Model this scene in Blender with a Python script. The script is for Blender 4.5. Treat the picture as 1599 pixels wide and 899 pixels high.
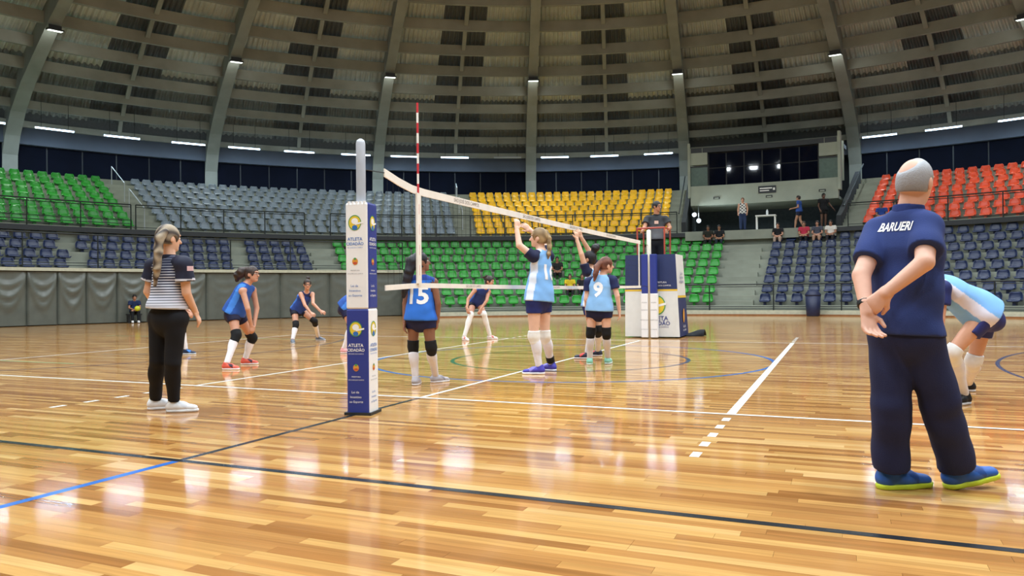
import bpy, bmesh, math, random
import numpy as np
from mathutils import Vector, Matrix
from mathutils.bvhtree import BVHTree

for o in list(bpy.data.objects):
    bpy.data.objects.remove(o, do_unlink=True)
SC = bpy.context.scene
COL = SC.collection
PI = math.pi

# ------------------------------------------------------------------ camera
CAM = np.array([3.853, -6.542, 1.047])
YAW, PITCH, ROLL = [math.radians(a) for a in (23.507, 0.294, -0.594)]
FPX, CX, CY = 1177.2, 799.5, 449.5
_f = np.array([-math.sin(YAW) * math.cos(PITCH), math.cos(YAW) * math.cos(PITCH), math.sin(PITCH)])
_r = np.array([math.cos(YAW), math.sin(YAW), 0.0])
_u = np.cross(_r, _f)
RT = math.cos(ROLL) * _r + math.sin(ROLL) * _u
UP = -math.sin(ROLL) * _r + math.cos(ROLL) * _u
FW = _f
camd = bpy.data.cameras.new('camera')
camd.sensor_width = 36.0
camd.lens = 36.0 * FPX / 1599.0
camd.clip_end = 300
cam = bpy.data.objects.new('camera', camd)
COL.objects.link(cam)
cam.matrix_world = Matrix(((RT[0], UP[0], -FW[0], CAM[0]), (RT[1], UP[1], -FW[1], CAM[1]),
                           (RT[2], UP[2], -FW[2], CAM[2]), (0, 0, 0, 1)))
SC.camera = cam


def ray(u, v):
    return FW + (u - CX) / FPX * RT - (v - CY) / FPX * UP


def at(u, v, w):                       # point seen at pixel (u, v), w metres deep
    return CAM + ray(u, v) * w


def ground(u, v, z=0.0):
    d = ray(u, v)
    return CAM + d * ((z - CAM[2]) / d[2])


def depth(X):
    return float((np.asarray(X) - CAM) @ FW)


# ------------------------------------------------------------------ world, exposure
wld = bpy.data.worlds.new('hall_dark')
SC.world = wld
wld.use_nodes = True
wld.node_tree.nodes['Background'].inputs[0].default_value = (0.02, 0.025, 0.035, 1)
wld.node_tree.nodes['Background'].inputs[1].default_value = 0.3
SC.view_settings.view_transform = 'Standard'
SC.view_settings.look = 'None'
SC.view_settings.gamma = 1
SC.view_settings.use_curve_mapping = False
SC.view_settings.exposure = 0.45

OX, OY = 0.26, 4.58                    # centre of the round hall
RING_POWER, HIGHBAY_POWER, TUBE_EMIT = 110.0, 420.0, 9.0


def pol(R, deg, z=0.0):                # hall polar coordinates, 0 deg = +y, clockwise
    t = math.radians(deg)
    return (OX + R * math.sin(t), OY + R * math.cos(t), z)


# ------------------------------------------------------------------ helpers
def lin(c):
    if isinstance(c, str):
        c = [int(c[i:i + 2], 16) / 255 for i in (0, 2, 4)]
    return tuple((x / 12.92 if x <= 0.04045 else ((x + 0.055) / 1.055) ** 2.4) for x in c)


MATS = {}


def mat(name, color, rough=0.6, metal=0.0, noise=0.0, nscale=8.0, bump=0.0, bscale=40.0, rnd=0.0, spec=0.5,
        stretch=(1, 1, 1), coat=0.0):
    if name in MATS:
        return MATS[name]
    m = bpy.data.materials.new(name)
    m.use_nodes = True
    nt = m.node_tree
    N, L = nt.nodes, nt.links
    b = N['Principled BSDF']
    b.inputs['Roughness'].default_value = rough
    b.inputs['Metallic'].default_value = metal
    b.inputs['Specular IOR Level'].default_value = spec
    b.inputs['Coat Weight'].default_value = coat
    col = lin(color)
    b.inputs['Base Color'].default_value = (*col, 1)
    tc = N.new('ShaderNodeTexCoord')
    mp = N.new('ShaderNodeMapping')
    mp.inputs['Scale'].default_value = stretch
    L.new(tc.outputs['Object'], mp.inputs['Vector'])
    if noise or rnd:
        nz = N.new('ShaderNodeTexNoise')
        nz.inputs['Scale'].default_value = nscale
        nz.inputs['Detail'].default_value = 5
        L.new(mp.outputs[0], nz.inputs['Vector'])
        mr = N.new('ShaderNodeMapRange')
        mr.inputs[1].default_value = 0.3
        mr.inputs[2].default_value = 0.7
        mr.inputs[3].default_value = 1 - noise
        mr.inputs[4].default_value = 1 + noise
        L.new(nz.outputs['Fac'], mr.inputs[0])
        val = mr.outputs[0]
        if rnd:
            oi = N.new('ShaderNodeObjectInfo')
            mr2 = N.new('ShaderNodeMapRange')
            mr2.inputs[3].default_value = 1 - rnd
            mr2.inputs[4].default_value = 1 + rnd
            L.new(oi.outputs['Random'], mr2.inputs[0])
            mu = N.new('ShaderNodeMath')
            mu.operation = 'MULTIPLY'
            L.new(val, mu.inputs[0])
            L.new(mr2.outputs[0], mu.inputs[1])
            val = mu.outputs[0]
        vm = N.new('ShaderNodeVectorMath')
        vm.operation = 'SCALE'
        vm.inputs[0].default_value = col
        L.new(val, vm.inputs['Scale'])
        L.new(vm.outputs[0], b.inputs['Base Color'])
    if bump:
        n2 = N.new('ShaderNodeTexNoise')
        n2.inputs['Scale'].default_value = bscale
        n2.inputs['Detail'].default_value = 3
        L.new(mp.outputs[0], n2.inputs['Vector'])
        bp = N.new('ShaderNodeBump')
        bp.inputs['Strength'].default_value = bump
        bp.inputs['Distance'].default_value = 0.02
        L.new(n2.outputs['Fac'], bp.inputs['Height'])
        L.new(bp.outputs[0], b.inputs['Normal'])
    MATS[name] = m
    return m


def emit(name, color, strength):
    if name in MATS:
        return MATS[name]
    m = bpy.data.materials.new(name)
    m.use_nodes = True
    nt = m.node_tree
    nt.nodes.clear()
    e = nt.nodes.new('ShaderNodeEmission')
    e.inputs[0].default_value = (*lin(color), 1)
    e.inputs[1].default_value = strength
    o = nt.nodes.new('ShaderNodeOutputMaterial')
    nt.links.new(e.outputs[0], o.inputs[0])
    MATS[name] = m
    return m


def vcol_mat(name, rough=0.8, bump=0.0, bscale=300.0, sheen=0.0, spec=0.35):
    """material whose colour is the mesh's own colour attribute (dyed cloth, skin, hair)"""
    if name in MATS:
        return MATS[name]
    m = bpy.data.materials.new(name)
    m.use_nodes = True
    N, L = m.node_tree.nodes, m.node_tree.links
    b = N['Principled BSDF']
    b.inputs['Roughness'].default_value = rough
    b.inputs['Specular IOR Level'].default_value = spec
    a = N.new('ShaderNodeAttribute')
    a.attribute_name = 'Col'
    tc = N.new('ShaderNodeTexCoord')
    nz = N.new('ShaderNodeTexNoise')
    nz.inputs['Scale'].default_value = 14
    nz.inputs['Detail'].default_value = 4
    L.new(tc.outputs['Object'], nz.inputs['Vector'])
    mr = N.new('ShaderNodeMapRange')
    mr.inputs[3].default_value = 0.9
    mr.inputs[4].default_value = 1.1
    L.new(nz.outputs['Fac'], mr.inputs[0])
    vm = N.new('ShaderNodeVectorMath')
    vm.operation = 'SCALE'
    L.new(a.outputs['Color'], vm.inputs[0])
    L.new(mr.outputs[0], vm.inputs['Scale'])
    L.new(vm.outputs[0], b.inputs['Base Color'])
    if bump:
        n2 = N.new('ShaderNodeTexNoise')
        n2.inputs['Scale'].default_value = bscale
        L.new(tc.outputs['Object'], n2.inputs['Vector'])
        bp = N.new('ShaderNodeBump')
        bp.inputs['Strength'].default_value = bump
        bp.inputs['Distance'].default_value = 0.005
        L.new(n2.outputs['Fac'], bp.inputs['Height'])
        L.new(bp.outputs[0], b.inputs['Normal'])
    MATS[name] = m
    return m


def tag(o, label=None, cat=None, group=None, kind=None):
    if label:
        o['label'] = label
    if cat:
        o['category'] = cat
    if group:
        o['group'] = group
    if kind:
        o['kind'] = kind
    return o


def empty(name, loc=(0, 0, 0), rz=0.0):
    o = bpy.data.objects.new(name, None)
    o.empty_display_size = 0.2
    COL.objects.link(o)
    o.location = loc
    o.rotation_euler = (0, 0, rz)
    return o


def link(name, me, m, parent=None):
    o = bpy.data.objects.new(name, me)
    COL.objects.link(o)
    if m and not me.materials:
        me.materials.append(m)
    if parent:
        o.parent = parent
    return o


def copy_tree(o, parent=None):
    c = o.copy()
    COL.objects.link(c)
    c.parent = parent
    for ch in o.children:
        copy_tree(ch, c)
    return c


def basis(d, hint=(0, 0, 1)):
    d = np.asarray(d, float)
    d = d / np.linalg.norm(d)
    h = np.asarray(hint, float)
    if abs(d @ h) > 0.98:
        h = np.array([1.0, 0, 0])
    x = np.cross(h, d)
    x /= np.linalg.norm(x)
    return x, np.cross(d, x), d


class MB:
    """collects simple solids and builds them as one mesh object"""
    def __init__(self):
        self.v, self.f = [], []

    def add(self, vs, fs):
        n = len(self.v)
        self.v += [tuple(map(float, p)) for p in vs]
        self.f += [tuple(i + n for i in f) for f in fs]
        return self

    def box(self, c, s, rz=0.0, axes=None):
        hx, hy, hz = s[0] / 2, s[1] / 2, s[2] / 2
        if axes is None:
            ca, sa = math.cos(rz), math.sin(rz)
            axes = ((ca, sa, 0), (-sa, ca, 0), (0, 0, 1))
        A = [np.asarray(a, float) for a in axes]
        c = np.asarray(c, float)
        vs = [c + A[0] * sx * hx + A[1] * sy * hy + A[2] * sz * hz
              for sz in (-1, 1) for sx, sy in ((-1, -1), (1, -1), (1, 1), (-1, 1))]
        return self.add(vs, [(3, 2, 1, 0), (4, 5, 6, 7), (0, 1, 5, 4), (1, 2, 6, 5), (2, 3, 7, 6), (3, 0, 4, 7)])

    def bar(self, a, b, w, h=None, hint=(0, 0, 1)):
        a, b = np.asarray(a, float), np.asarray(b, float)
        x, y, d = basis(b - a, hint)
        return self.box((a + b) / 2, (w, h or w, np.linalg.norm(b - a)), axes=(x, y, d))

    def tube(self, pts, r, n=8, caps=True):
        pts = [np.asarray(p, float) for p in pts]
        rs = r if hasattr(r, '__len__') else [r] * len(pts)
        vs, fs = [], []
        for i, p in enumerate(pts):
            d = pts[min(i + 1, len(pts) - 1)] - pts[max(i - 1, 0)]
            x, y, _ = basis(d)
            for k in range(n):
                a = 2 * PI * k / n
                vs.append(p + rs[i] * (math.cos(a) * x + math.sin(a) * y))
        for i in range(len(pts) - 1):
            for k in range(n):
                k2 = (k + 1) % n
                fs.append((i * n + k, i * n + k2, (i + 1) * n + k2, (i + 1) * n + k))
        if caps:
            fs.append(tuple(range(n - 1, -1, -1)))
            fs.append(tuple((len(pts) - 1) * n + k for k in range(n)))
        return self.add(vs, fs)

    def sweep(self, prof, d0, d1, n, closed=False, ends=True):
        """profile [(R, z)] swept about the hall's axis from d0 to d1 degrees"""
        k = len(prof)
        vs, fs = [], []
        for i in range(n + 1):
            t = d0 + (d1 - d0) * i / n
            for R, z in prof:
                vs.append(pol(R, t, z))
        m = k if closed else k - 1
        for i in range(n):
            for j in range(m):
                j2 = (j + 1) % k
                fs.append((i * k + j, (i + 1) * k + j, (i + 1) * k + j2, i * k + j2))
        if closed and ends:
            fs.append(tuple(range(k)))
            fs.append(tuple(n * k + j for j in range(k - 1, -1, -1)))
        return self.add(vs, fs)

    def build(self, name, m, parent=None, smooth=False, origin=None):
        me = bpy.data.meshes.new(name)
        used = sorted({i for f in self.f for i in f})
        if len(used) < len(self.v):            # leave out corners no face uses
            ix = {j: n for n, j in enumerate(used)}
            self.v, self.f = [self.v[j] for j in used], [tuple(ix[i] for i in f) for f in self.f]
        vs = self.v
        if origin is not None:
            vs = [(p[0] - origin[0], p[1] - origin[1], p[2] - origin[2]) for p in vs]
        me.from_pydata(vs, [], self.f)
        if smooth:
            me.polygons.foreach_set('use_smooth', [True] * len(me.polygons))
        me.update()
        o = link(name, me, m, parent)
        if origin is not None and parent is None:
            o.location = origin
        return o


def thing(name, loc, label, cat, group=None):
    return tag(empty(name, loc), label, cat, group)


# text as a mesh in its own plane: 2-D points and faces, centred; made once per word at unit size
_TXT = {}


def text_unit(s, shear=0.0, offset=0.0, fine=False):
    key = (s, shear, offset, fine)
    if key in _TXT:
        return _TXT[key]
    cu = bpy.data.curves.new('t', 'FONT')
    cu.body = s
    cu.size = 1.0
    cu.shear = shear
    cu.offset = offset
    cu.align_x = 'CENTER'
    cu.align_y = 'CENTER'
    cu.resolution_u = 3
    ob = bpy.data.objects.new('t', cu)
    COL.objects.link(ob)
    dg = bpy.context.evaluated_depsgraph_get()
    me = bpy.data.meshes.new_from_object(ob.evaluated_get(dg))
    bpy.data.objects.remove(ob, do_unlink=True)
    bm = bmesh.new()
    bm.from_mesh(me)
    bpy.data.meshes.remove(me)
    bpy.data.curves.remove(cu)
    if fine:
        bmesh.ops.triangulate(bm, faces=bm.faces[:])
        for _ in range(6):
            es = [e for e in bm.edges if e.calc_length() > 0.07]
            if not es:
                break
            bmesh.ops.subdivide_edges(bm, edges=es, cuts=1)
            bmesh.ops.triangulate(bm, faces=bm.faces[:])
    bm.verts.index_update()
    vs = [(v.co.x, v.co.y) for v in bm.verts]
    fs = [tuple(v.index for v in f.verts) for f in bm.faces]
    bm.free()
    _TXT[key] = (vs, fs)
    return vs, fs


for _s, _o in (('ATLETA', 0.015), ('CIDADÃO', 0.015), ('SÃO JOSÉ DOS CAMPOS', 0.0), ('PREFEITURA', 0.0), ('Lei de', 0.0), ('Incentivo', 0.0),
               ('ao Esporte', 0.0), ('ATLETA', 0.0), ('CIDADÃO', 0.0), ('SÃO JOSÉ', 0.0), ('DOS CAMPOS', 0.0)):
    text_unit(_s, 0.0, _o)
for _s in ('15', '16', '9'):
    text_unit(_s, 0.0, 0.035, True)
text_unit('BARUERI', 0.22, 0.03, True)


def flat_text(mb, s, size, c, X, Y, nrm, lift=0.002, shear=0.0, offset=0.0):
    vs, fs = text_unit(s, shear, 0.015 if offset and s in ('ATLETA', 'CIDADÃO') else 0.0)
    vs = [(p[0] * size, p[1] * size) for p in vs]
    c, X, Y, nrm = [np.asarray(a, float) for a in (c, X, Y, nrm)]
    mb.add([c + X * p[0] + Y * p[1] + nrm * lift for p in vs], fs)
    return mb


def disc(mb, c, X, Y, nrm, rx, ry, lift, n=28, rin=0.0, a0=0.0, a1=2 * PI):
    c, X, Y, nrm = [np.asarray(a, float) for a in (c, X, Y, nrm)]
    vs, fs = [], []
    for i in range(n + 1):
        a = a0 + (a1 - a0) * i / n
        p = X * math.cos(a) * rx + Y * math.sin(a) * ry
        vs += [c + p * rin + nrm * lift, c + p + nrm * lift]
    for i in range(n):
        fs.append((2 * i, 2 * i + 1, 2 * i + 3, 2 * i + 2))
    return mb.add(vs, fs)

def phi_px(u, R, z):                   # hall angle at which a ring of radius R, height z crosses pixel column u
    lo, hi = -95.0, 60.0
    for _ in range(50):
        m = (lo + hi) / 2
        d = np.array(pol(R, m, z)) - CAM
        w = d @ FW
        U = CX + FPX * (d @ RT) / w if w > 0.5 else (-1e6 if m < -20 else 1e6)
        if U < u:
            lo = m
        else:
            hi = m
    return (lo + hi) / 2


# ------------------------------------------------------------------ materials of the hall
def wood_mat(name, planks):
    m = bpy.data.materials.new(name)
    m.use_nodes = True
    N, L = m.node_tree.nodes, m.node_tree.links
    b = N['Principled BSDF']

    def math_(op, a, c=None):
        n = N.new('ShaderNodeMath')
        n.operation = op
        for i, x in enumerate((a, c)):
            if x is None:
                continue
            if isinstance(x, (int, float)):
                n.inputs[i].default_value = x
            else:
                L.new(x, n.inputs[i])
        return n.outputs[0]
    tc = N.new('ShaderNodeTexCoord')
    sp = N.new('ShaderNodeSeparateXYZ')
    L.new(tc.outputs['Object'], sp.inputs[0])
    if planks:
        oi = N.new('ShaderNodeObjectInfo')
        rnd = oi.outputs['Random']
        shift = math_('MULTIPLY', rnd, 137.0)
    else:
        row = math_('FLOOR', math_('DIVIDE', sp.outputs[1], 0.07))
        wn = N.new('ShaderNodeTexWhiteNoise')
        wn.noise_dimensions = '1D'
        L.new(row, wn.inputs['W'])
        colx = math_('FLOOR', math_('ADD', math_('DIVIDE', sp.outputs[0], 0.92), math_('MULTIPLY', wn.outputs['Value'], 7.3)))
        cb = N.new('ShaderNodeCombineXYZ')
        L.new(row, cb.inputs[0])
        L.new(colx, cb.inputs[1])
        w2 = N.new('ShaderNodeTexWhiteNoise')
        w2.noise_dimensions = '2D'
        L.new(cb.outputs[0], w2.inputs['Vector'])
        rnd = w2.outputs['Value']
        shift = math_('MULTIPLY', rnd, 137.0)
    cr = N.new('ShaderNodeValToRGB')
    el = cr.color_ramp.elements
    el[0].position, el[0].color = 0.0, (*lin('936132'), 1)
    el[1].position, el[1].color = 1.0, (*lin('d4aa70'), 1)
    for p, c in ((0.16, 'a4703e'), (0.4, 'b48048'), (0.62, 'be8c50'), (0.85, 'c89a5c')):
        e = el.new(p)
        e.color = (*lin(c), 1)
    L.new(rnd, cr.inputs[0])
    # grain along the boards
    c2 = N.new('ShaderNodeCombineXYZ')
    L.new(math_('ADD', math_('MULTIPLY', sp.outputs[0], 1.3), shift), c2.inputs[0])
    L.new(math_('MULTIPLY', sp.outputs[1], 34.0), c2.inputs[1])
    L.new(shift, c2.inputs[2])
    nz = N.new('ShaderNodeTexNoise')
    nz.inputs['Scale'].default_value = 1.0
    nz.inputs['Detail'].default_value = 4
    nz.inputs['Distortion'].default_value = 0.6
    L.new(c2.outputs[0], nz.inputs['Vector'])
    mr = N.new('ShaderNodeMapRange')
    mr.inputs[1].default_value = 0.3
    mr.inputs[2].default_value = 0.7
    mr.inputs[3].default_value = 0.80
    mr.inputs[4].default_value = 1.14
    L.new(nz.outputs['Fac'], mr.inputs[0])
    vm = N.new('ShaderNodeVectorMath')
    vm.operation = 'SCALE'
    L.new(cr.outputs[0], vm.inputs[0])
    L.new(mr.outputs[0], vm.inputs['Scale'])
    L.new(vm.outputs[0], b.inputs['Base Color'])
    b.inputs['Roughness'].default_value = 0.17
    b.inputs['Specular IOR Level'].default_value = 0.4
    # varnish: very slight waviness
    n3 = N.new('ShaderNodeTexNoise')
    n3.inputs['Scale'].default_value = 3.0
    L.new(tc.outputs['Object'], n3.inputs['Vector'])
    mr3 = N.new('ShaderNodeMapRange')
    mr3.inputs[3].default_value = 0.075
    mr3.inputs[4].default_value = 0.135
    L.new(n3.outputs['Fac'], mr3.inputs[0])
    L.new(mr3.outputs[0], b.inputs['Roughness'])
    return m


M_floor = wood_mat('varnished_boards', False)
M_plank = wood_mat('varnished_plank', True)
M_conc = mat('concrete', '8d9184', 0.85, noise=0.16, nscale=0.9, bump=0.15, bscale=6)
M_roofc = mat('roof_concrete', '8a8b82', 0.85, noise=0.14, nscale=0.8, bump=0.1, bscale=5)
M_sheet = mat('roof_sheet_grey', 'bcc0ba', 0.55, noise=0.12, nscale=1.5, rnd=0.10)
M_sheet_shade = mat('roof_sheet_shaded', '7c7e7a', 0.6, noise=0.1, rnd=0.12)  # same sheet in a darker colour, shade painted in for unlit rows
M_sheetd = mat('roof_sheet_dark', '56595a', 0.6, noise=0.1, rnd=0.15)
M_dark = mat('dark_steel', '22262a', 0.5, noise=0.1)
M_rail = mat('rail_steel', '2a302f', 0.45, 0.3, noise=0.1)
M_fascia = mat('ring_beam', '525a68', 0.8, noise=0.1, nscale=0.7)
M_glassd = mat('dark_glass', '0b1020', 0.03, noise=0.2, nscale=2, spec=0.22)
M_navyw = mat('navy_window', '060a18', 0.8, noise=0.2, nscale=1.2, spec=0.1)
M_beige = mat('beige_ledge', 'b9b8a2', 0.75, noise=0.1)
M_pad = mat('grey_vinyl', '60645d', 0.30, noise=0.10, nscale=3)
M_white = mat('white_paint', 'eeeeea', 0.5)
M_tapew = mat('net_tape', 'ece6de', 0.7, noise=0.06, nscale=6)
M_black = mat('black_rubber', '131417', 0.7)
M_lineW = mat('line_white', 'f2f1ea', 0.22)
M_lineK = mat('line_black', '24262a', 0.2)
M_lineB = mat('line_blue', '3468b4', 0.2, noise=0.08)
M_lineG = mat('line_green', '1f5a3a', 0.2)
M_lineLG = mat('line_pale_green', '9fc08c', 0.22)
M_lineN = mat('line_navy', '37415c', 0.2)
M_skirt = mat('brown_skirting', '8a5a34', 0.4, noise=0.15)

# ------------------------------------------------------------------ floor, boards, painted lines
PX0, PX1, PY0, PY1 = -0.35, 5.05, -5.04, -1.75
fl = MB()
Bx, By = (-42, PX0, PX1, 42), (-38, PY0, PY1, 46)
for i in range(3):
    for j in range(3):
        if i == 1 and j == 1:
            continue
        fl.add([(Bx[i], By[j], 0), (Bx[i + 1], By[j], 0), (Bx[i + 1], By[j + 1], 0), (Bx[i], By[j + 1], 0)], [(0, 1, 2, 3)])
fl.box(((PX0 + PX1) / 2, (PY0 + PY1) / 2, -0.03), (PX1 - PX0, PY1 - PY0, 0.02))
FLOOR = fl.build('floor', M_floor)
tag(FLOOR, 'varnished light wooden sports floor with court lines', None, kind='structure')

rng = random.Random(5)
plank_mesh = {}


def plank(x, y, ln):
    key = round(ln, 2)
    if key not in plank_mesh:
        mb = MB().box((0, 0, -0.01), (key - 0.0012, 0.0692, 0.02))
        me = bpy.data.meshes.new('plank')
        me.from_pydata(mb.v, [], mb.f)
        me.materials.append(M_plank)
        plank_mesh[key] = me
    o = bpy.data.objects.new('plank', plank_mesh[key])
    COL.objects.link(o)
    o.location = (x, y, 0)
    o.parent = FLOOR


for r in range(int(round((PY1 - PY0) / 0.07))):
    y = PY0 + 0.07 * (r + 0.5)
    x = PX0
    first = True
    while x < PX1 - 1e-6:
        ln = rng.choice((0.7, 0.9, 1.0, 1.15, 1.3))
        if first:
            ln = rng.choice((0.35, 0.5, 0.75, 0.9, 1.1))
            first = False
        if PX1 - x - ln < 0.3:
            ln = PX1 - x
        plank(x + ln / 2, y, ln)
        x += ln


def line_box(a, b, m, w=0.05, z=0.0012):
    mb = MB()
    a, b = np.array([*a, 0.0]), np.array([*b, 0.0])
    d = (b - a) / np.linalg.norm(b - a)
    n = np.array([-d[1], d[0], 0]) * w / 2
    zz = np.array([0, 0, z])
    mb.add([a - n + zz, b - n + zz, b + n + zz, a + n + zz], [(0, 1, 2, 3)])
    return mb.build('court_line', m, FLOOR)


def line_arc(c, r, a0, a1, m, w=0.05, z=0.0010):
    mb = MB()
    n = max(12, int(abs(a1 - a0) / 3))
    vs, fs = [], []
    for i in range(n + 1):
        a = math.radians(a0 + (a1 - a0) * i / n)
        for rr in (r - w / 2, r + w / 2):
            vs.append((c[0] + rr * math.cos(a), c[1] + rr * math.sin(a), z))
    for i in range(n):
        fs.append((2 * i, 2 * i + 1, 2 * i + 3, 2 * i + 2))
    mb.add(vs, fs)
    return mb.build('court_line', m, FLOOR)


for y in (0.0, 9.0):
    line_box((-9.02, y), (9.02, y), M_lineW, z=0.0016)
for x in (-9.0, 9.0):
    line_box((x, 0), (x, 9), M_lineW, z=0.0014)
line_box((0, 0), (0, 9), M_lineW, z=0.0014)
for x in (-3.0, 3.0):
    line_box((x, 0), (x, 9), M_lineW, 0.05 if x < 0 else 0.075, z=0.0014)
    for k in range(5):
        line_box((x, -0.20 - 0.35 * k), (x, -0.35 - 0.35 * k), M_lineW, 0.06, z=0.0014)
        line_box((x, 9.20 + 0.35 * k), (x, 9.35 + 0.35 * k), M_lineW, 0.06, z=0.0014)
line_box((-14, -3.0), (14, -3.0), M_lineK, 0.055)
line_box((-14, 12.0), (14, 12.0), M_lineK, 0.055)
line_box((0, -0.03), (0, -2.97), M_lineK, 0.05)
line_box((0, -3.03), (0, -6.5), M_lineB, 0.06)
line_arc((0, 4.5), 3.0, 0, 360, M_lineB, 0.06)
line_arc((0, 4.5), 1.8, 90, 270, M_lineG, 0.06)
line_arc((0, 4.5), 1.8, -90, 90, M_lineN, 0.06)
for s in (-1, 1):
    line_arc((s * 12.43, 4.5), 6.7, (90 if s > 0 else -90), (270 if s > 0 else 90), M_lineN, 0.05)
    line_arc((s * 8.4, 4.5), 1.5, (90 if s > 0 else -90), (270 if s > 0 else 90), M_lineN, 0.05)
    for y in (1.5, 7.5):
        line_box((s * 14, y), (s * 7.1, y), M_lineLG, 0.05)

# ------------------------------------------------------------------ stands (concrete tiers)
LR0, LT, LZ0, LRISE = 20.65, 0.85, 0.40, 0.40        # lower tier: first tread edge, tread, height, rise
UR0, UT, UZ0, URISE = 27.25, 0.957, 3.95, 0.39


def tiers(r0, t, z0, rise, i0, i1, front_z, back):
    p = [(r0 + t * i0 - 0.02, front_z)]
    for i in range(i0, i1):
        p += [(r0 + t * i, z0 + rise * i), (r0 + t * (i + 1), z0 + rise * i)]
    return p + back


RT_END = LR0 + LT * 8
prof_full = tiers(LR0, LT, LZ0, LRISE, 0, 8, 0.0, [(RT_END, 3.72), (RT_END + 0.4, 3.72), (RT_END + 0.4, 0.0)])
prof_half = tiers(LR0, LT, LZ0, LRISE, 4, 8, 0.0, [(RT_END, 3.72), (RT_END + 0.4, 3.72), (RT_END + 0.4, 0.0)])
PADEND = phi_px(629, 24.1, 0.5)
lo = MB().sweep(prof_full, PADEND, 150, 150, closed=True)
LOWER = tag(lo.build('trim_1', M_conc), 'stepped concrete tiers of the lower stand', None, kind='structure')
lh = MB().sweep(prof_half, -210, PADEND, 150, closed=True)
tag(lh.build('trim_2', M_conc), 'raised concrete tiers above the padded wall', None, kind='structure')
prof_up = tiers(UR0, UT, UZ0, URISE, 0, 8, 3.74, [(34.95, 7.06), (38.6, 7.06), (38.6, 6.6), (35.4, 6.5), (28.0, 3.5)])
BOXA = 7.35
up_ = MB().sweep(prof_up, BOXA, 360 - BOXA, 240, closed=True)
tag(up_.build('trim_3', M_conc), 'stepped concrete tiers of the upper stand', None, kind='structure')
# low kerb in front of the lower stand, brown skirting strip on the floor
kb = MB().sweep([(20.42, 0.0), (20.42, 0.21), (20.66, 0.21), (20.66, 0.0)], PADEND, 150, 120, closed=True)
tag(kb.build('trim_4', M_beige), 'pale kerb along the foot of the lower stand', None, kind='structure')
sk = MB().sweep([(20.34, 0.0), (20.34, 0.055), (20.42, 0.055), (20.42, 0.0)], PADEND, 150, 120, closed=True)
tag(sk.build('baseboard_far', M_skirt), 'brown skirting at the edge of the court floor', None, kind='structure')
# dark slab edge of the upper stand
se = MB().sweep([(27.12, 3.70), (27.12, 3.90), (27.26, 3.90), (27.26, 3.70)], -200, 150, 200, closed=True)
tag(se.build('trim_5', M_dark), 'dark slab edge below the upper railing', None, kind='structure')

# aisle steps (half steps between tiers)
for dphi, i0, t0, r0, z0, rs, nn in ((-1.15, 0, LT, LR0, LZ0, LRISE, 7), (-46.4, 4, LT, LR0, LZ0, LRISE, 7),
                                     (-61.9, 0, UT, UR0, UZ0, URISE, 7), (-30.7, 0, UT, UR0, UZ0, URISE, 7),
                                     (8.6, 0, UT, UR0, UZ0, URISE, 7), (-8.4, 0, UT, UR0, UZ0, URISE, 7)):
    wid = 0.9 if abs(dphi) > 2 else 1.5
    for i in range(i0, nn):
        Rm = r0 + t0 * (i + 1) - 0.21
        MB().box((0, 0, rs / 4), (wid, 0.40, rs / 2)).build('aisle_step', M_conc, LOWER)
        st = LOWER.children[-1]
        st.location = pol(Rm, dphi, z0 + rs * i)
        st.rotation_euler = (0, 0, -math.radians(dphi))

# ------------------------------------------------------------------ padded wall on the left
tag(MB().sweep([(24.02, 0.0), (24.02, 1.98), (24.06, 1.98), (24.06, 0)], -100, PADEND, 90, closed=True)
    .build('wall_left', M_dark), 'low wall behind the grey vinyl padding', None, kind='structure')
tag(MB().sweep([(23.80, 1.98), (23.80, 2.10), (24.3, 2.10), (24.3, 1.98)], -100, PADEND, 90, closed=True)
    .build('trim_6', M_beige), 'beige ledge on top of the padded wall', None, kind='structure')
seams = [phi_px(u, 23.95, 1.0) for u in (42, 90, 135, 183, 230, 276, 322, 380, 438, 515, 574)] + [PADEND]
while seams[0] > -90:
    seams.insert(0, seams[0] - 2.95)
PADW = bpy.data.objects['wall_left']
for k in range(len(seams) - 1):
    a0, a1 = seams[k], seams[k + 1]
    nu, nv = 22, 22
    vs, fs = [], []
    deep = 1.0 if a1 < phi_px(330, 23.95, 1) else 0.25
    rg = random.Random(k)
    c1, c2 = rg.uniform(0.30, 0.42), rg.uniform(0.55, 0.75)
    for j in range(nv + 1):
        z = 0.03 + 1.93 * j / nv
        for i in range(nu + 1):
            s = i / nu
            e = 4 * s * (1 - s)
            edge = min(s, 1 - s)
            bulge = 0.10 * min(1.0, edge / 0.06) ** 0.5
            # swags hanging between the top corners
            sw = 0.0
            for dep, amp, wd in ((c1, 0.075, 0.09), (c2, 0.09, 0.11), (0.98, 0.06, 0.15)):
                zs = 1.93 - dep * (e ** 0.8) * 1.25
                sw += amp * math.exp(-((z - zs) / wd) ** 2) * (0.35 + 0.65 * e)
            sw += 0.012 * math.sin(9 * s + 5 * z + k) * (z / 2)
            R = 24.02 - bulge - deep * sw
            vs.append(pol(R, a0 + (a1 - a0) * s, z))
    for j in range(nv):
        for i in range(nu):
            p = j * (nu + 1) + i
            fs.append((p, p + 1, p + nu + 2, p + nu + 1))
    MB().add(vs, fs).build('wall_pad', M_pad, PADW, smooth=True)

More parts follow.
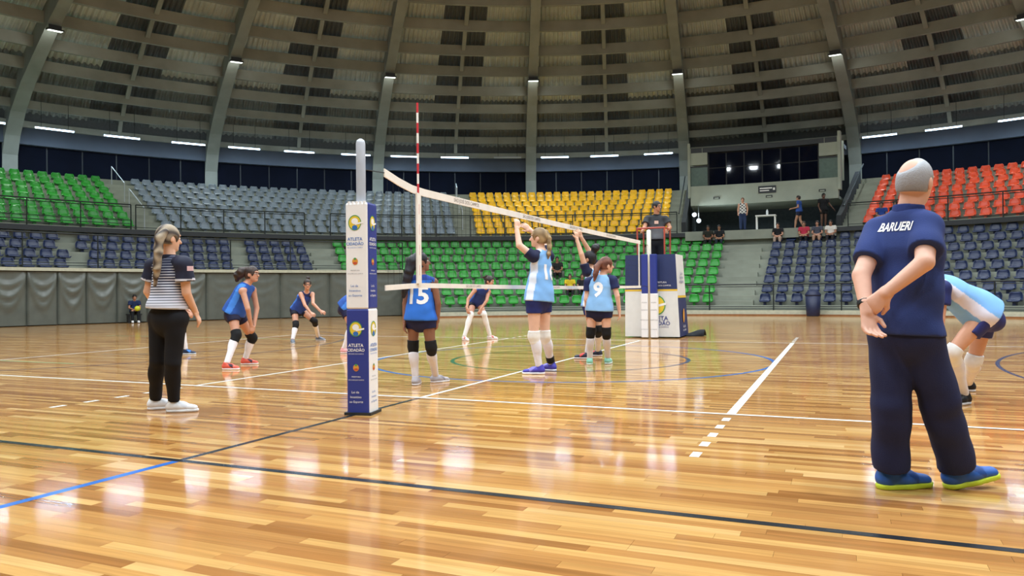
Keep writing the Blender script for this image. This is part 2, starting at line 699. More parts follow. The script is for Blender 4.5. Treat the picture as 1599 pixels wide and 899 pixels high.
# ------------------------------------------------------------------ railings
def railing(name, label, R, a0, a1, zb, rails, top, post_every, group):
    mid = pol(R, (a0 + a1) / 2, zb)
    t = thing(name, mid, label, 'railing', group)
    n = max(6, int(abs(a1 - a0) * 1.5))
    def tube_at(z, r, nm):
        pts = [np.array(pol(R, a0 + (a1 - a0) * i / n, z)) - mid for i in range(n + 1)]
        MB().tube(pts, r, 6).build(nm, M_rail, t)
    tube_at(top, 0.03, 'top_rail')
    for z in rails:
        tube_at(z, 0.017, 'rail')
    arc = math.radians(abs(a1 - a0)) * R
    k = max(1, int(round(arc / post_every)))
    me = None
    for i in range(k + 1):
        if me is None:
            o = MB().tube([(0, 0, 0), (0, 0, top - zb)], 0.026, 6).build('post', M_rail, t)
            me = o.data
        else:
            o = link('post', me, None, t)
        p = pol(R, a0 + (a1 - a0) * i / k, zb)
        o.location = (p[0] - mid[0], p[1] - mid[1], 0)
    return t


AISG = -46.4
railing('railing', 'dark steel railing in front of the lower green and blue seats', 20.54, PADEND, 38, 0.21,
        (0.27, 0.36, 1.16), 1.25, 2.45, None)
railing('railing', 'dark steel railing on the ledge above the grey wall padding', 24.05, -92, PADEND, 2.10,
        (2.2, 2.3), 3.38, 2.6, None)
UZR = 3.9
railing('railing', 'upper tier railing in front of the bright green seats', 27.19, -92, -63.6, UZR, (4.0, 4.15, 4.30, 4.87), 4.97, 1.9, None)
railing('railing', 'upper tier railing in front of the grey seats, up to the gap', 27.19, -63.2, -47.7, UZR, (4.0, 4.87), 4.97, 1.75, None)
railing('railing', 'upper tier railing running from the gap past the yellow seats', 27.19, -45.1, -8.2, UZR, (4.0, 4.87), 4.97, 1.75, None)
railing('railing', 'upper tier railing in front of the red seats', 27.19, 8.4, 38, UZR, (4.0, 4.87), 4.97, 1.9, None)

# ------------------------------------------------------------------ seats
def seat_mesh():
    prof = [(-0.205, 0.155), (-0.20, 0.185), (-0.15, 0.195), (-0.05, 0.175), (0.07, 0.17), (0.13, 0.20), (0.155, 0.26),
            (0.175, 0.34), (0.19, 0.43), (0.195, 0.475)]
    W = [0.19, 0.21, 0.22, 0.22, 0.215, 0.215, 0.215, 0.212, 0.185, 0.13]
    xs = [-1, -0.9, -0.5, 0.5, 0.9, 1]
    vs, fs = [], []
    n = len(xs)
    for layer, off in ((0, 0.0), (1, 0.03)):
        for j, (y, z) in enumerate(prof):
            for x in xs:
                lip = 0.03 * (abs(x) > 0.95) - 0.0 * x
                dy, dz = (-lip * 0.7, lip * 0.4) if j > 4 else (0, lip)
                bow = 0.035 * x * x if j > 4 else 0
                if layer == 0:
                    vs.append((x * W[j], y + dy - bow, z + dz))
                else:
                    vs.append((x * W[j], y + dy - bow + (off if j > 4 else 0), z + dz - (off if j <= 4 else 0.004)))
    m = len(prof)
    for layer in (0, 1):
        b = layer * m * n
        for j in range(m - 1):
            for i in range(n - 1):
                q = (b + j * n + i, b + j * n + i + 1, b + (j + 1) * n + i + 1, b + (j + 1) * n + i)
                fs.append(q if layer == 0 else q[::-1])
    b = m * n
    for j in range(m - 1):
        fs.append((j * n, (j + 1) * n, b + (j + 1) * n, b + j * n))
        fs.append(((j + 1) * n - 1, b + (j + 1) * n - 1, b + (j + 2) * n - 1, (j + 2) * n - 1))
    for i in range(n - 1):
        fs.append((i, b + i, b + i + 1, i + 1))
        fs.append(((m - 1) * n + i, (m - 1) * n + i + 1, b + (m - 1) * n + i + 1, b + (m - 1) * n + i))
    # mounting block under the pan
    k = MB().add(vs, fs)
    k.box((0, 0.03, 0.075), (0.10, 0.22, 0.15))
    return k


SEATCOL = {'green': 'plastic_green', 'blue': 'plastic_navy', 'grey': 'plastic_grey', 'yellow': 'plastic_yellow', 'red': 'plastic_red'}
SEATRGB = {'green': '26922a', 'blue': '1c2a4e', 'grey': '77848f', 'yellow': 'f2bd0e', 'red': 'e2532e'}
SEATNAME = {'green': 'green_seat', 'blue': 'navy_seat', 'grey': 'grey_seat', 'yellow': 'yellow_seat', 'red': 'red_seat'}
SEATME = {}
for c in SEATRGB:
    k = seat_mesh()
    me = bpy.data.meshes.new('stadium_seat')
    me.from_pydata(k.v, [], k.f)
    me.polygons.foreach_set('use_smooth', [i < len(me.polygons) - 6 for i in range(len(me.polygons))])
    me.materials.append(mat(SEATCOL[c], SEATRGB[c], 0.3, noise=0.06, rnd=0.08))
    SEATME[c] = me
SEATS = {}


def seat_row(colr, key, i, a0, a1, pitch, label, group, gaps=()):
    up = key == 'upper'
    R = (UR0 + UT * (i + 0.62)) if up else (LR0 + LT * (i + 0.60))
    z = (UZ0 + URISE * i) if up else (LZ0 + LRISE * i)
    n = int((math.radians(a1 - a0) * R) / pitch)
    for k in range(n):
        a = a0 + (a1 - a0) * (k + 0.5) / n
        if any(g0 < a < g1 for g0, g1 in gaps):
            continue
        X = np.array(pol(R, a, z + 0.3)) - CAM
        if not -70 < CX + FPX * (X @ RT) / (X @ FW) < 1670:
            continue
        o = bpy.data.objects.new(SEATNAME[colr], SEATME[colr])
        COL.objects.link(o)
        o.location = pol(R, a, z)
        o.rotation_euler = (0, 0, -math.radians(a))
        tag(o, label, 'seat', group)
        SEATS[(key, colr, i, k)] = (a, R, z)


for i in range(8):
    seat_row('green', 'lower', i, (-45.0 if i >= 4 else PADEND + 0.8), -3.3, 0.53,
             'green plastic seat in the lower stand beyond the net', 'green seats of the lower stand')
    seat_row('blue', 'lower', i, 1.3, 36, 0.585, 'navy blue plastic seat in the lower stand below the red seats',
             'navy seats below the red block')
    if i >= 4:
        seat_row('blue', 'lower', i, -86, -47.7, 0.555, 'navy blue plastic seat above the grey padded wall',
                 'navy seats above the padded wall', gaps=((-69.6, -68.2), (-55.4, -54.2)))
    seat_row('yellow', 'upper', i, -29.7, -9.2, 0.50, 'yellow plastic seat in the upper stand', 'yellow seats of the upper stand')
    seat_row('grey', 'upper', i, -60.8, -31.8, 0.54, 'grey plastic seat in the upper stand', 'grey seats of the upper stand')
    seat_row('green', 'upper', i, -86, -62.9, 0.57, 'bright green plastic seat in the upper stand', 'green seats of the upper stand')
    seat_row('red', 'upper', i, 9.4, 32, 0.56, 'orange-red plastic seat in the upper stand', 'red seats of the upper stand')

# ------------------------------------------------------------------ control room between the two centre ribs
M_boxc = mat('booth_concrete', 'a3ab9d', 0.8, noise=0.1, nscale=1.2)
M_glass = mat('green_glass', '5b6f66', 0.12, noise=0.1)
pf = MB().sweep([(27.1, 3.5), (27.1, 3.95), (36.5, 3.95), (36.5, 3.5)], -BOXA, BOXA, 12, closed=True)
tag(pf.build('floor_gallery', M_conc), 'concrete gallery floor below the control room', None, kind='structure')
bw = MB().sweep([(33.0, 3.95), (33.0, 5.5), (33.3, 5.5), (33.3, 3.95)], -BOXA, BOXA, 12, closed=True)
tag(bw.build('wall_gallery', mat('dark_wall', '4a545a', 0.8, noise=0.15)), 'dark back wall of the gallery', None, kind='structure')
bx = MB().sweep([(29.3, 5.48), (29.3, 6.5), (29.75, 6.5), (29.75, 5.62), (36, 5.62), (36, 5.48)], -7.0, 7.0, 12, closed=True)
WBOX = tag(bx.build('wall_booth', M_boxc), 'pale concrete front of the control room', None, kind='structure')
for s in (-1, 1):
    MB().sweep([(29.35, 7.62), (29.35, 8.5), (29.6, 8.5), (29.6, 7.62)], s * 5.3, s * 7.0, 4, closed=True).build('pier_panel', M_boxc, WBOX)
    MB().sweep([(29.40, 6.5), (29.40, 7.5), (29.44, 7.5), (29.44, 6.5)], s * 5.3, s * 7.0, 4, closed=True).build('glass_panel', M_glass, WBOX)
    MB().sweep([(29.36, 7.5), (29.36, 7.56), (29.48, 7.56), (29.48, 7.5)], s * 5.3, s * 7.0, 4, closed=True).build('handrail', M_dark, WBOX)
    MB().sweep([(29.2, 5.9), (29.2, 8.75), (29.7, 8.75), (29.7, 5.9)], s * 7.0, s * 7.25, 2, closed=True).build('fin', M_boxc, WBOX)
    MB().sweep([(30.6, 6.5), (30.6, 8.5), (30.8, 8.5), (30.8, 6.5)], s * 5.2, s * 7.2, 4, closed=True).build('recess_wall', M_boxc, WBOX)
tag(MB().sweep([(29.35, 8.25), (29.35, 8.5), (33, 8.6), (33, 8.4)], -6.95, 6.95, 12, closed=True).build('trim_7', M_dark),
    'dark roof edge of the control room', None, kind='structure')
WIN = tag(MB().sweep([(29.62, 6.5), (29.62, 8.25), (29.66, 8.25), (29.66, 6.5)], -5.3, 5.3, 12, closed=True).build('window_1', M_dark),
          'long dark window of the control room', None, kind='structure')
for k in range(6):
    a0, a1 = -5.2 + 10.4 * k / 6, -5.2 + 10.4 * (k + 1) / 6
    p0, p1 = pol(29.57, a0 + 0.06, 0), pol(29.57, a1 - 0.06, 0)
    for z0, z1 in ((6.54, 7.42), (7.47, 8.2)):
        MB().bar((p0[0], p0[1], (z0 + z1) / 2), (p1[0], p1[1], (z0 + z1) / 2), 0.02 if False else z1 - z0, 0.02,
                 hint=(p0[0] - OX, p0[1] - OY, 0)).build('pane', M_glassd, WIN)
# sign and vents on the booth front
sg = thing('sign_board', pol(29.28, phi_px(1198, 29.28, 6.1), 5.95), 'small dark sign with pale lines on the control room front', 'sign')
a = phi_px(1198, 29.28, 6.1)
sg.rotation_euler = (0, 0, -math.radians(a))
MB().box((0, -0.02, 0.18), (0.86, 0.04, 0.36)).build('panel', mat('sign_dark', '20262c', 0.5), sg)
MB().box((-0.06, -0.043, 0.24), (0.6, 0.006, 0.06)).box((-0.13, -0.043, 0.12), (0.45, 0.006, 0.05)).box((0.33, -0.043, 0.19), (0.1, 0.006, 0.12)).build('print', M_white, sg)
for u, z in ((1119, 5.78), (1201, 5.72), (1284, 5.85)):
    a = phi_px(u, 29.28, z)
    v_ = thing('vent_slot', pol(29.29, a, z), 'short dark vent slot low on the control room front', 'vent', 'vent slots on the control room')
    v_.rotation_euler = (0, 0, -math.radians(a))
    MB().box((0, -0.012, 0.05), (0.32, 0.03, 0.12)).build('frame', M_dark, v_)
    MB().box((0, -0.03, 0.035), (0.22, 0.01, 0.06)).build('opening', M_boxc, v_)
# stair walls with hand rails at both sides of the booth
for s in (-1, 1):
    d0, d1 = s * 7.3, s * 7.75
    pr = [(27.3, 3.95), (27.3, 4.45), (28.2, 4.75), (35.0, 7.5), (35.0, 3.95)]
    w_ = MB().sweep(pr, d0, d1, 2, closed=True).build('wall_stair_' + ('right' if s > 0 else 'left'), mat('stair_wall', '23272a', 0.8, noise=0.1))
    tag(w_, 'dark sloping stair wall beside the control room', None, kind='structure')
    hr = [np.array(pol(r_, s * 8.0, z_)) for r_, z_ in ((27.3, 4.9), (28.2, 5.2), (34.8, 7.85))]
    MB().tube(hr, 0.035, 6).build('handrail', M_rail, w_)

# ------------------------------------------------------------------ outer wall, ring beam, window band
tag(MB().sweep([(39.8, 0), (39.8, 10.2)], 0, 360, 96).build('wall_outer', mat('outer_wall', '3c424a', 0.9, noise=0.1)),
    'round outer wall of the hall', None, kind='structure')
tag(MB().sweep([(38.1, 8.98), (38.1, 10.3), (38.9, 10.3), (38.9, 8.98)], 0, 360, 144, closed=True).build('trim_8', M_fascia),
    'ring beam lit by the tube lamps', None, kind='structure')
RIBOFF = -0.73
wn = 2
for k in range(-7, 4):
    a0, a1 = 7.5 + 15 * k + RIBOFF, 22.5 + 15 * k + RIBOFF
    if k == -1:
        continue
    w_ = MB().sweep([(38.45, 7.06), (38.45, 9.0), (38.5, 9.0), (38.5, 7.06)], a0, a1, 10, closed=True).build('window_%d' % wn, M_dark)
    tag(w_, 'dark navy window band under the roof', None, kind='structure')
    wn += 1
    for j in range(6):
        b0, b1 = a0 + 2.5 * j + 0.05, a0 + 2.5 * (j + 1) - 0.05
        p0, p1 = pol(38.42, b0, 8.03), pol(38.42, b1, 8.03)
        MB().bar(p0, p1, 1.86, 0.02, hint=(p0[0] - OX, p0[1] - OY, 0)).build('pane', M_navyw, w_)

# ------------------------------------------------------------------ roof: ribs, purlins, corrugated sheets
PROF = [(0, 18.4), (6, 17.7), (12, 16.65), (20, 15.2), (24.5, 14.25), (27, 13.7), (29.6, 13.0), (32.3, 12.1), (34.5, 11.3),
        (36.5, 10.3), (37.7, 9.3), (38.3, 8.4)]
PR = np.array(PROF)


def zr(R):
    return float(np.interp(R, PR[:, 0], PR[:, 1]))


CEIL = empty('ceiling', (OX, OY, 0))
tag(CEIL, 'round concrete and sheet metal roof', None, kind='structure')
ORG = (OX, OY, 0)


def rib(a):
    path = [(R, z) for R, z in PROF if R >= 3] + [(38.35, 7.0), (38.35, 6.9)]
    path = [(3.0, zr(3.0))] + path
    vs, fs = [], []
    t = math.radians(a)
    d = np.array([math.sin(t), math.cos(t), 0])
    x = np.array([math.cos(t), -math.sin(t), 0])
    n = len(path)
    for i, (R, z) in enumerate(path):
        hw = 0.24 + 0.10 * max(0, (R - 28) / 10)
        o = np.array(path[min(i + 1, n - 1)]) - np.array(path[max(i - 1, 0)])
        o = o / np.linalg.norm(o)
        nr = np.array([-o[1], o[0]])
        dep = 1.25 if R < 38 else 0.9
        p_in, p_out = np.array([R, z]), np.array([R, z]) + nr * dep
        for (rr, zz) in (p_in, p_out):
            for sx in (-1, 1):
                vs.append(d * rr + x * sx * hw + np.array([0, 0, zz]))
    for i in range(n - 1):
        p, q = 4 * i, 4 * (i + 1)
        fs += [(p, p + 1, q + 1, q), (p + 2, q + 2, q + 3, p + 3), (p, q, q + 2, p + 2), (p + 1, p + 3, q + 3, q + 1)]
    fs += [(0, 2, 3, 1), (4 * n - 4, 4 * n - 3, 4 * n - 1, 4 * n - 2)]
    return MB().add(vs, fs).build('rib', M_roofc, CEIL)


for k in range(24):
    rib(7.5 + 15 * k + RIBOFF)
PURL = [13.5, 15.7, 17.85, 20.0, 22.1, 24.23, 26.39, 28.56, 30.43, 32.25, 33.95, 35.41, 36.64, 37.55]


def swp(prof, a0, a1, n, nm, m):
    mb = MB().sweep(prof, a0, a1, n, closed=True)
    mb.v = [(p[0] - OX, p[1] - OY, p[2]) for p in mb.v]
    return mb.build(nm, m, CEIL)


def sheet(R0, R1, a0, a1, m):
    ridges = max(3, int(round((a1 - a0) * 2.1)))
    vs, fs = [], []
    n = ridges * 4
    for i in range(n + 1):
        a = math.radians(a0 + (a1 - a0) * i / n)
        h = 0.045 * (1 if i % 4 in (1, 2) else -1)
        for R in (R0, R1):
            vs.append((R * math.sin(a), R * math.cos(a), zr(R) + 1.10 + h))
    for i in range(n):
        fs.append((2 * i, 2 * i + 1, 2 * i + 3, 2 * i + 2))
    MB().add(vs, fs).build('roof_sheet', m, CEIL)


for k in range(-8, 6):
    a0, a1 = 7.5 + 15 * k + RIBOFF, 22.5 + 15 * k + RIBOFF
    for j, R in enumerate(PURL):
        z = zr(R) + 0.34
        hh = 0.52 if R < 35 else (0.42 if R < 37 else 0.3)
        swp([(R - 0.07, z), (R - 0.09, z + hh), (R + 0.14, z + hh), (R + 0.12, z)], a0 + 0.3, a1 - 0.3, 6, 'purlin', M_roofc)
        if j + 1 < len(PURL):
            R1 = PURL[j + 1]
            am = (a0 + a1) / 2
            low = M_sheet_shade if R > 33.0 else M_sheet  # lower rows carry their shade in the sheet colour
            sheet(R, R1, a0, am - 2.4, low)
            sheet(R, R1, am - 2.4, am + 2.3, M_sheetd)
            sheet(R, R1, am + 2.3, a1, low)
            # thin hanger rib half-way along the bay
            t = math.radians(am)
            d = np.array([math.sin(t), math.cos(t), 0])
            MB().bar(d * (R + 0.15) + np.array([0, 0, zr(R) + 0.80]), d * (R1 - 0.1) + np.array([0, 0, zr(R1) + 0.62]), 0.13, 0.2,
                     hint=(math.cos(t), -math.sin(t), 0)).build('tie_bar', M_roofc, CEIL)
# plain roof skin above everything (closes the hall)
sk = MB().sweep([(R, z + 1.3) for R, z in PROF] + [(39.9, 10.2)], 0, 360, 96)
sk.v = [(p[0] - OX, p[1] - OY, p[2]) for p in sk.v]
sk.build('roof_skin', M_sheetd, CEIL)

# ------------------------------------------------------------------ lamps
M_flood = emit('flood_lens', 'f4fff4', 2.2)
M_tube = emit('tube_glow', 'c4e2ff', TUBE_EMIT)
M_house = mat('lamp_housing', '2a2c2e', 0.5, 0.2)


def area(name, loc, size, power, aim, color=(1, 1, 1), parent=None, sy=None, spread=None):
    ld = bpy.data.lights.new(name, 'AREA')
    ld.energy = power
    ld.color = color
    ld.shape = 'RECTANGLE' if sy else 'SQUARE'
    ld.size = size
    if sy:
        ld.size_y = sy
    if spread:
        ld.spread = spread
    o = bpy.data.objects.new(name, ld)
    COL.objects.link(o)
    o.location = loc
    dv = Vector(aim) - Vector(loc)
    o.rotation_euler = dv.to_track_quat('-Z', 'Y').to_euler()
    if parent:
        o.parent = parent
        o.matrix_parent_inverse = parent.matrix_world.inverted()
    return o


for k in range(24):
    a = 7.5 + 15 * k + RIBOFF
    R = 29.7
    p = pol(R, a, zr(R) - 0.33)
    t = thing('floodlight', p, 'flat white floodlight under a concrete roof rib', 'lamp', 'floodlights under the roof ribs')
    t.rotation_euler = (math.radians(8), 0, -math.radians(a))
    MB().box((0, 0, 0.0), (0.62, 0.40, 0.07)).build('housing', M_house, t)
    MB().box((0, 0, -0.04), (0.54, 0.32, 0.012)).build('lens', M_flood, t)
    MB().box((0, 0.0, 0.12), (0.5, 0.05, 0.17)).build('bracket', M_house, t)
    MB().box((0, 0.24, 0.05), (0.5, 0.06, 0.10)).build('ballast', M_house, t)
    bpy.context.view_layer.update()
    q = pol(R, a, zr(R) - 0.39)
    area('flood_beam', q, 0.5, RING_POWER, pol(R + 2.6, a, 0), (0.93, 1.0, 0.97), None, sy=0.3, spread=math.radians(118))
    area('flood_spill', q, 0.4, 26.0, pol(R + 4.0, a, zr(R) - 3.4), (0.9, 1.0, 0.97), None, sy=0.2)
# unseen high bays above the picture; outer ring added to light upright surfaces
for k in range(28):
    a, R = (15 + 30 * k, 10.0) if k < 12 else (11.25 + 22.5 * (k - 12), 19.0)
    p = pol(R, a, zr(R) - 0.5)
    t = thing('unseen_high_bay', p, 'unseen round high bay lamp under the roof over the court', 'lamp', 'unseen high bay lamps over the court')
    MB().tube([(0, 0, 0.0), (0, 0, 0.10), (0, 0, 0.32)], [0.42, 0.36, 0.14], 20).build('shade', M_house, t, smooth=True)
    MB().tube([(0, 0, -0.012), (0, 0, -0.002)], 0.39, 20).build('lens', M_flood, t)
    MB().tube([(0, 0, 0.32), (0, 0, 0.9)], 0.015, 6).build('rod', M_house, t)
    kk = 0.8 if k < 12 else 0.62
    area('bay_beam', (p[0], p[1], p[2] - 0.06), 0.7, HIGHBAY_POWER, (OX + (p[0] - OX) * kk, OY + (p[1] - OY) * kk, 0), (0.86, 0.95, 1.0), None, spread=math.radians(158))
# tubes below the ring beam
for k in range(-6, 2):
    for j in (1, 2, 3):
        a = 7.5 + 15 * k + RIBOFF + (2.35, 7.3, 12.6)[j - 1]
        off = (k == -3 and j == 3) or k == -1
        if k == -1:
            continue
        R, z = 36.0, 9.52
        p = pol(R, a, z)
        t = thing('tube_lamp', p, ('unlit' if off else 'glowing cool white') + ' tube lamp below the roof edge', 'lamp',
                  'tube lamps below the roof edge' if not off else None)
        t.rotation_euler = (0, 0, -math.radians(a))
        MB().box((0, 0, 0.055), (1.75, 0.09, 0.04)).build('housing', mat('tube_housing', '8a9098', 0.5), t)
        MB().tube([(-0.86, 0, 0), (0.86, 0, 0)], 0.04, 8).build('tube', mat('tube_off', 'aab0b4', 0.4) if off else M_tube, t)
        for hx in (-0.6, 0.6):
            MB().tube([(hx, 0, 0.09), (hx, 0, zr(R) + 0.3 - z)], 0.012, 5).build('hanger', M_house, t)
        if not off:
            area('tube_beam', (p[0], p[1], p[2] - 0.06), 1.7, 60.0, pol(R + 0.3, a, 0), (0.62, 0.82, 1.0), None, sy=0.06)

# two small lamps at the left end of the gallery
for u, z in ((1084, 4.98), (1091, 4.66)):
    a = phi_px(u, 29.0, z)
    t = thing('gallery_lamp', pol(29.0, a, z), 'small round bright lamp at the end of the gallery', 'lamp', 'small gallery lamps')
    t.rotation_euler = (0, 0, -math.radians(a))
    MB().tube([(0, 0, 0), (0, 0.05, 0)], 0.13, 14).build('housing', M_house, t)
    MB().tube([(0, -0.012, 0), (0, -0.001, 0)], 0.10, 14).build('lens', emit('lamp_cool', 'd8ecff', 6.0), t)
    MB().tube([(0, 0.03, 0.12), (0, 0.03, 5.46 - z)], 0.015, 6).build('rod', M_house, t)
    area('gallery_beam', pol(28.9, a, z), 0.18, 22.0, pol(29.5, a + 5, 3.9), (0.8, 0.92, 1.0))

# ------------------------------------------------------------------ net, antenna, posts
NT, NBOT = 2.10, 1.15
NY0, NY1 = -0.62, 9.12
net = thing('volleyball_net', (0, 4.5, 0), 'volleyball net with white printed tapes stretched across the court', 'net')


def ntop(y):
    s = (y - NY0) / (NY1 - NY0)
    z = NT - 0.015 * math.sin(PI * s)
    return z + 0.10 * max(0, -y / 0.62) ** 1.5


def nbot(y):
    return NBOT - 0.02 * math.sin(PI * (y - NY0) / (NY1 - NY0)) - 0.03 * max(0, -y / 0.62)


def tape(fn, h, nm):
    n = 40
    vs, fs = [], []
    for i in range(n + 1):
        y = NY0 + (NY1 - NY0) * i / n
        z = fn(y)
        for x, dz in ((-0.006, 0), (0.006, 0), (0.006, -h), (-0.006, -h)):
            vs.append((x, y - 4.5, z + dz))
    for i in range(n):
        for k in range(4):
            k2 = (k + 1) % 4
            fs.append((4 * i + k, 4 * i + k2, 4 * i + 4 + k2, 4 * i + 4 + k))
    fs += [(3, 2, 1, 0), (4 * n, 4 * n + 1, 4 * n + 2, 4 * n + 3)]
    return MB().add(vs, fs).build(nm, M_tapew, net)


tt = tape(ntop, 0.075, 'top_tape')
tb = tape(nbot, 0.05, 'bottom_tape')
for y in (0.0, 9.0):
    MB().box((0, y - 4.5, (NT + NBOT) / 2 - 0.03), (0.014, 0.055, NT - NBOT + 0.0)).build('side_band', M_tapew, net)
mb = MB()
for i in range(int((NY1 - NY0) / 0.1)):
    y = NY0 + 0.05 + 0.1 * i
    mb.box((0, y - 4.5, (ntop(y) + nbot(y)) / 2 - 0.03), (0.002, 0.002, ntop(y) - nbot(y) - 0.03))
for j in range(1, 9):
    z = NBOT + (NT - NBOT) * j / 9.3
    mb.box((0, (NY0 + NY1) / 2 - 4.5, z), (0.002, NY1 - NY0, 0.002))
tag(mb.build('mesh', M_black, net), 'thin black square netting', None, kind='stuff')
# cords from the tape ends to the posts
for ya, yb, z, nm in ((NY0, -1.0, NT + 0.06, 'cord'), (NY1, 9.78, NT - 0.04, 'cord'), (NY1, 9.78, NBOT, 'cord')):
    MB().tube([(0, ya - 4.5, z), (0, yb - 4.5, z - 0.02)], 0.005, 5).build(nm, M_black, net)
# printed words on the tapes
for y, sz in ((1.05, 0.058), (3.0, 0.058), (4.9, 0.058), (6.9, 0.058)):
    tm = MB()
    flat_text(tm, 'SÃO JOSÉ DOS CAMPOS', sz, (0.0062, y - 4.5, ntop(y) - 0.037), (0, 1, 0), (0, 0, 1), (1, 0, 0))
    tm.build('lettering', mat('tape_print', '8d8480', 0.7), tt)
for y in (1.2, 3.9, 6.4):
    tm = MB()
    flat_text(tm, 'SÃO JOSÉ DOS CAMPOS', 0.036, (0.0062, y - 4.5, nbot(y) - 0.025), (0, 1, 0), (0, 0, 1), (1, 0, 0))
    tm.build('lettering', mat('tape_print', '8d8480', 0.7), tb)

for y, lab in ((-0.03, 'red and white striped antenna above the net beside the padded post'),
               (9.03, 'red and white striped antenna at the net end by the referee stand')):
    if y > 5:
        continue
    an = thing('net_antenna', (0.012, y, 1.12), lab, 'antenna')
    seg = 18
    for k in range(seg):
        z0, z1 = k * 0.1 * 1.82 / 1.8, (k + 1) * 0.1 * 1.82 / 1.8
        MB().tube([(0, 0, z0), (0, 0, z1)], 0.011, 8).build('stripe', mat('antenna_red', 'c8323c', 0.4) if k % 2 else M_white, an)
    MB().box((0.0, 0, 0.47), (0.02, 0.075, 0.90)).build('sleeve', M_tapew, an)

M_padw = mat('pad_white', 'f0f0f2', 0.45, noise=0.03, nscale=4, bump=0.1, bscale=8)
M_padb = mat('pad_blue', '2b3a8c', 0.45, noise=0.06, nscale=4, bump=0.1, bscale=8)
M_steel = mat('post_steel', 'b4b8c2', 0.4, 0.15, noise=0.05)
M_prn = {c: mat('print_' + c, h, 0.5) for c, h in (('yellow', 'e8c93a'), ('green', '4f9a50'), ('blue', '2f6fbe'), ('navy', '2a3a86'),
                                                  ('grey', '8a8a92'), ('red', 'c4503c'), ('white', 'f4f4f4'), ('orange', 'dd9a3a'))}


def rounded_prism(a, z0, z1, r=0.03, n=4, flare=0.0):
    """square prism of side a with rounded corners, slightly puffed"""
    pts = []
    for cx_, cy_, s in ((1, 1, 0), (-1, 1, 1), (-1, -1, 2), (1, -1, 3)):
        for k in range(n + 1):
            t = PI / 2 * (s + k / n)
            pts.append((cx_ * (a / 2 - r) + r * math.cos(t), cy_ * (a / 2 - r) + r * math.sin(t)))
    m = len(pts)
    zs = [z0, z0 + 0.01] + [z0 + (z1 - z0) * k / 6 for k in range(1, 6)] + [z1 - 0.015, z1]
    vs, fs = [], []
    for i, z in enumerate(zs):
        sc = 0.94 if i in (0, len(zs) - 1) else 1.0
        for x, y in pts:
            vs.append((x * sc, y * sc, z))
    for i in range(len(zs) - 1):
        for k in range(m):
            k2 = (k + 1) % m
            fs.append((i * m + k, i * m + k2, (i + 1) * m + k2, (i + 1) * m + k))
    fs += [tuple(range(m - 1, -1, -1)), tuple((len(zs) - 1) * m + k for k in range(m))]
    return MB().add(vs, fs)


def emblems(par, X, nrm, off, upper_white, w, zmid, zlow, zh):
    """the printed marks of one cover face: emblem disc, words, crest, words.  zmid: where the two halves meet"""
    X, nrm, Z = np.array(X, float), np.array(nrm, float), np.array([0, 0, 1.0])
    for half in (0, 1):
        white = upper_white if half == 0 else not upper_white
        ink = 'blue' if white else 'white'
        base = (zmid if half == 0 else zlow)
        H = (zh - zmid) if half == 0 else (zmid - zlow)
        c = lambda f, dx=0.0: nrm * off + X * (off * 0 + dx - 0.015) + Z * (base + H * f)
        m1 = MB()
        disc(m1, c(0.81), X, Z, nrm, w * 0.27, w * 0.30, 0.0015)
        m1.build('emblem', M_prn['yellow'], par)
        disc(MB(), c(0.81), X, Z, nrm, w * 0.29, w * 0.325, 0.0022, rin=0.88).build('emblem_ring', M_prn['green'], par)
        disc(MB(), c(0.765), X, Z, nrm, w * 0.12, w * 0.10, 0.003).build('emblem_foot', M_prn['blue'], par)
        m2 = MB()
        disc(m2, c(0.825), X, Z, nrm, w * 0.15, w * 0.13, 0.0026)
        p = c(0.80, w * 0.22)
        m2.add([p + nrm * 0.003 + X * x_ * w + Z * z_ * w for x_, z_ in ((-0.2, -0.05), (0.16, 0.02), (0.16, 0.09), (-0.2, 0.03))], [(0, 1, 2, 3)])
        m2.build('emblem_white', M_prn['white'], par)
        for s_, z_, y_, o_ in (('ATLETA', 0.19, 0.655, 0.002), ('CIDADÃO', 0.17, 0.61, 0.002), ('SÃO JOSÉ DOS CAMPOS', 0.064, 0.575, 0.0)):
            flat_text(MB(), s_, w * z_, c(y_), X, Z, nrm, 0.0025, offset=o_).build('lettering', M_prn[ink], par)
        m4 = MB()
        disc(m4, c(0.445), X, Z, nrm, w * 0.13, w * 0.15, 0.002, n=12)
        m4.build('crest', M_prn['orange'], par)
        m5 = MB()
        disc(m5, c(0.43), X, Z, nrm, w * 0.10, w * 0.05, 0.003, n=10)
        m5.build('crest_band', M_prn['red'], par)
        m5 = MB()
        disc(m5, c(0.47), X, Z, nrm, w * 0.06, w * 0.05, 0.003, n=10)
        m5.build('crest_top', M_prn['green'], par)
        for s_, z_, y_ in (('PREFEITURA', 0.075, 0.36), ('SÃO JOSÉ DOS CAMPOS', 0.066, 0.33)):
            flat_text(MB(), s_, w * z_, c(y_), X, Z, nrm, 0.0025).build('lettering', M_prn['grey' if white else 'white'], par)
        for k, s in enumerate(('Lei de', 'Incentivo', 'ao Esporte')):
            flat_text(MB(), s, w * 0.14, c(0.215 - 0.045 * k, -w * 0.02 * (2 - k)), X, Z, nrm, 0.0025, offset=0.001).build('lettering', M_prn[ink], par)


# near post with its two-coloured cover
pb = ground(567, 645)
post = thing('net_post', (pb[0], pb[1], 0), 'silver net post in a tall white and blue padded cover', 'post')
post.rotation_euler = (0, 0, math.radians(12))
A_ = 0.215
ZH, ZM = 1.83, 0.915
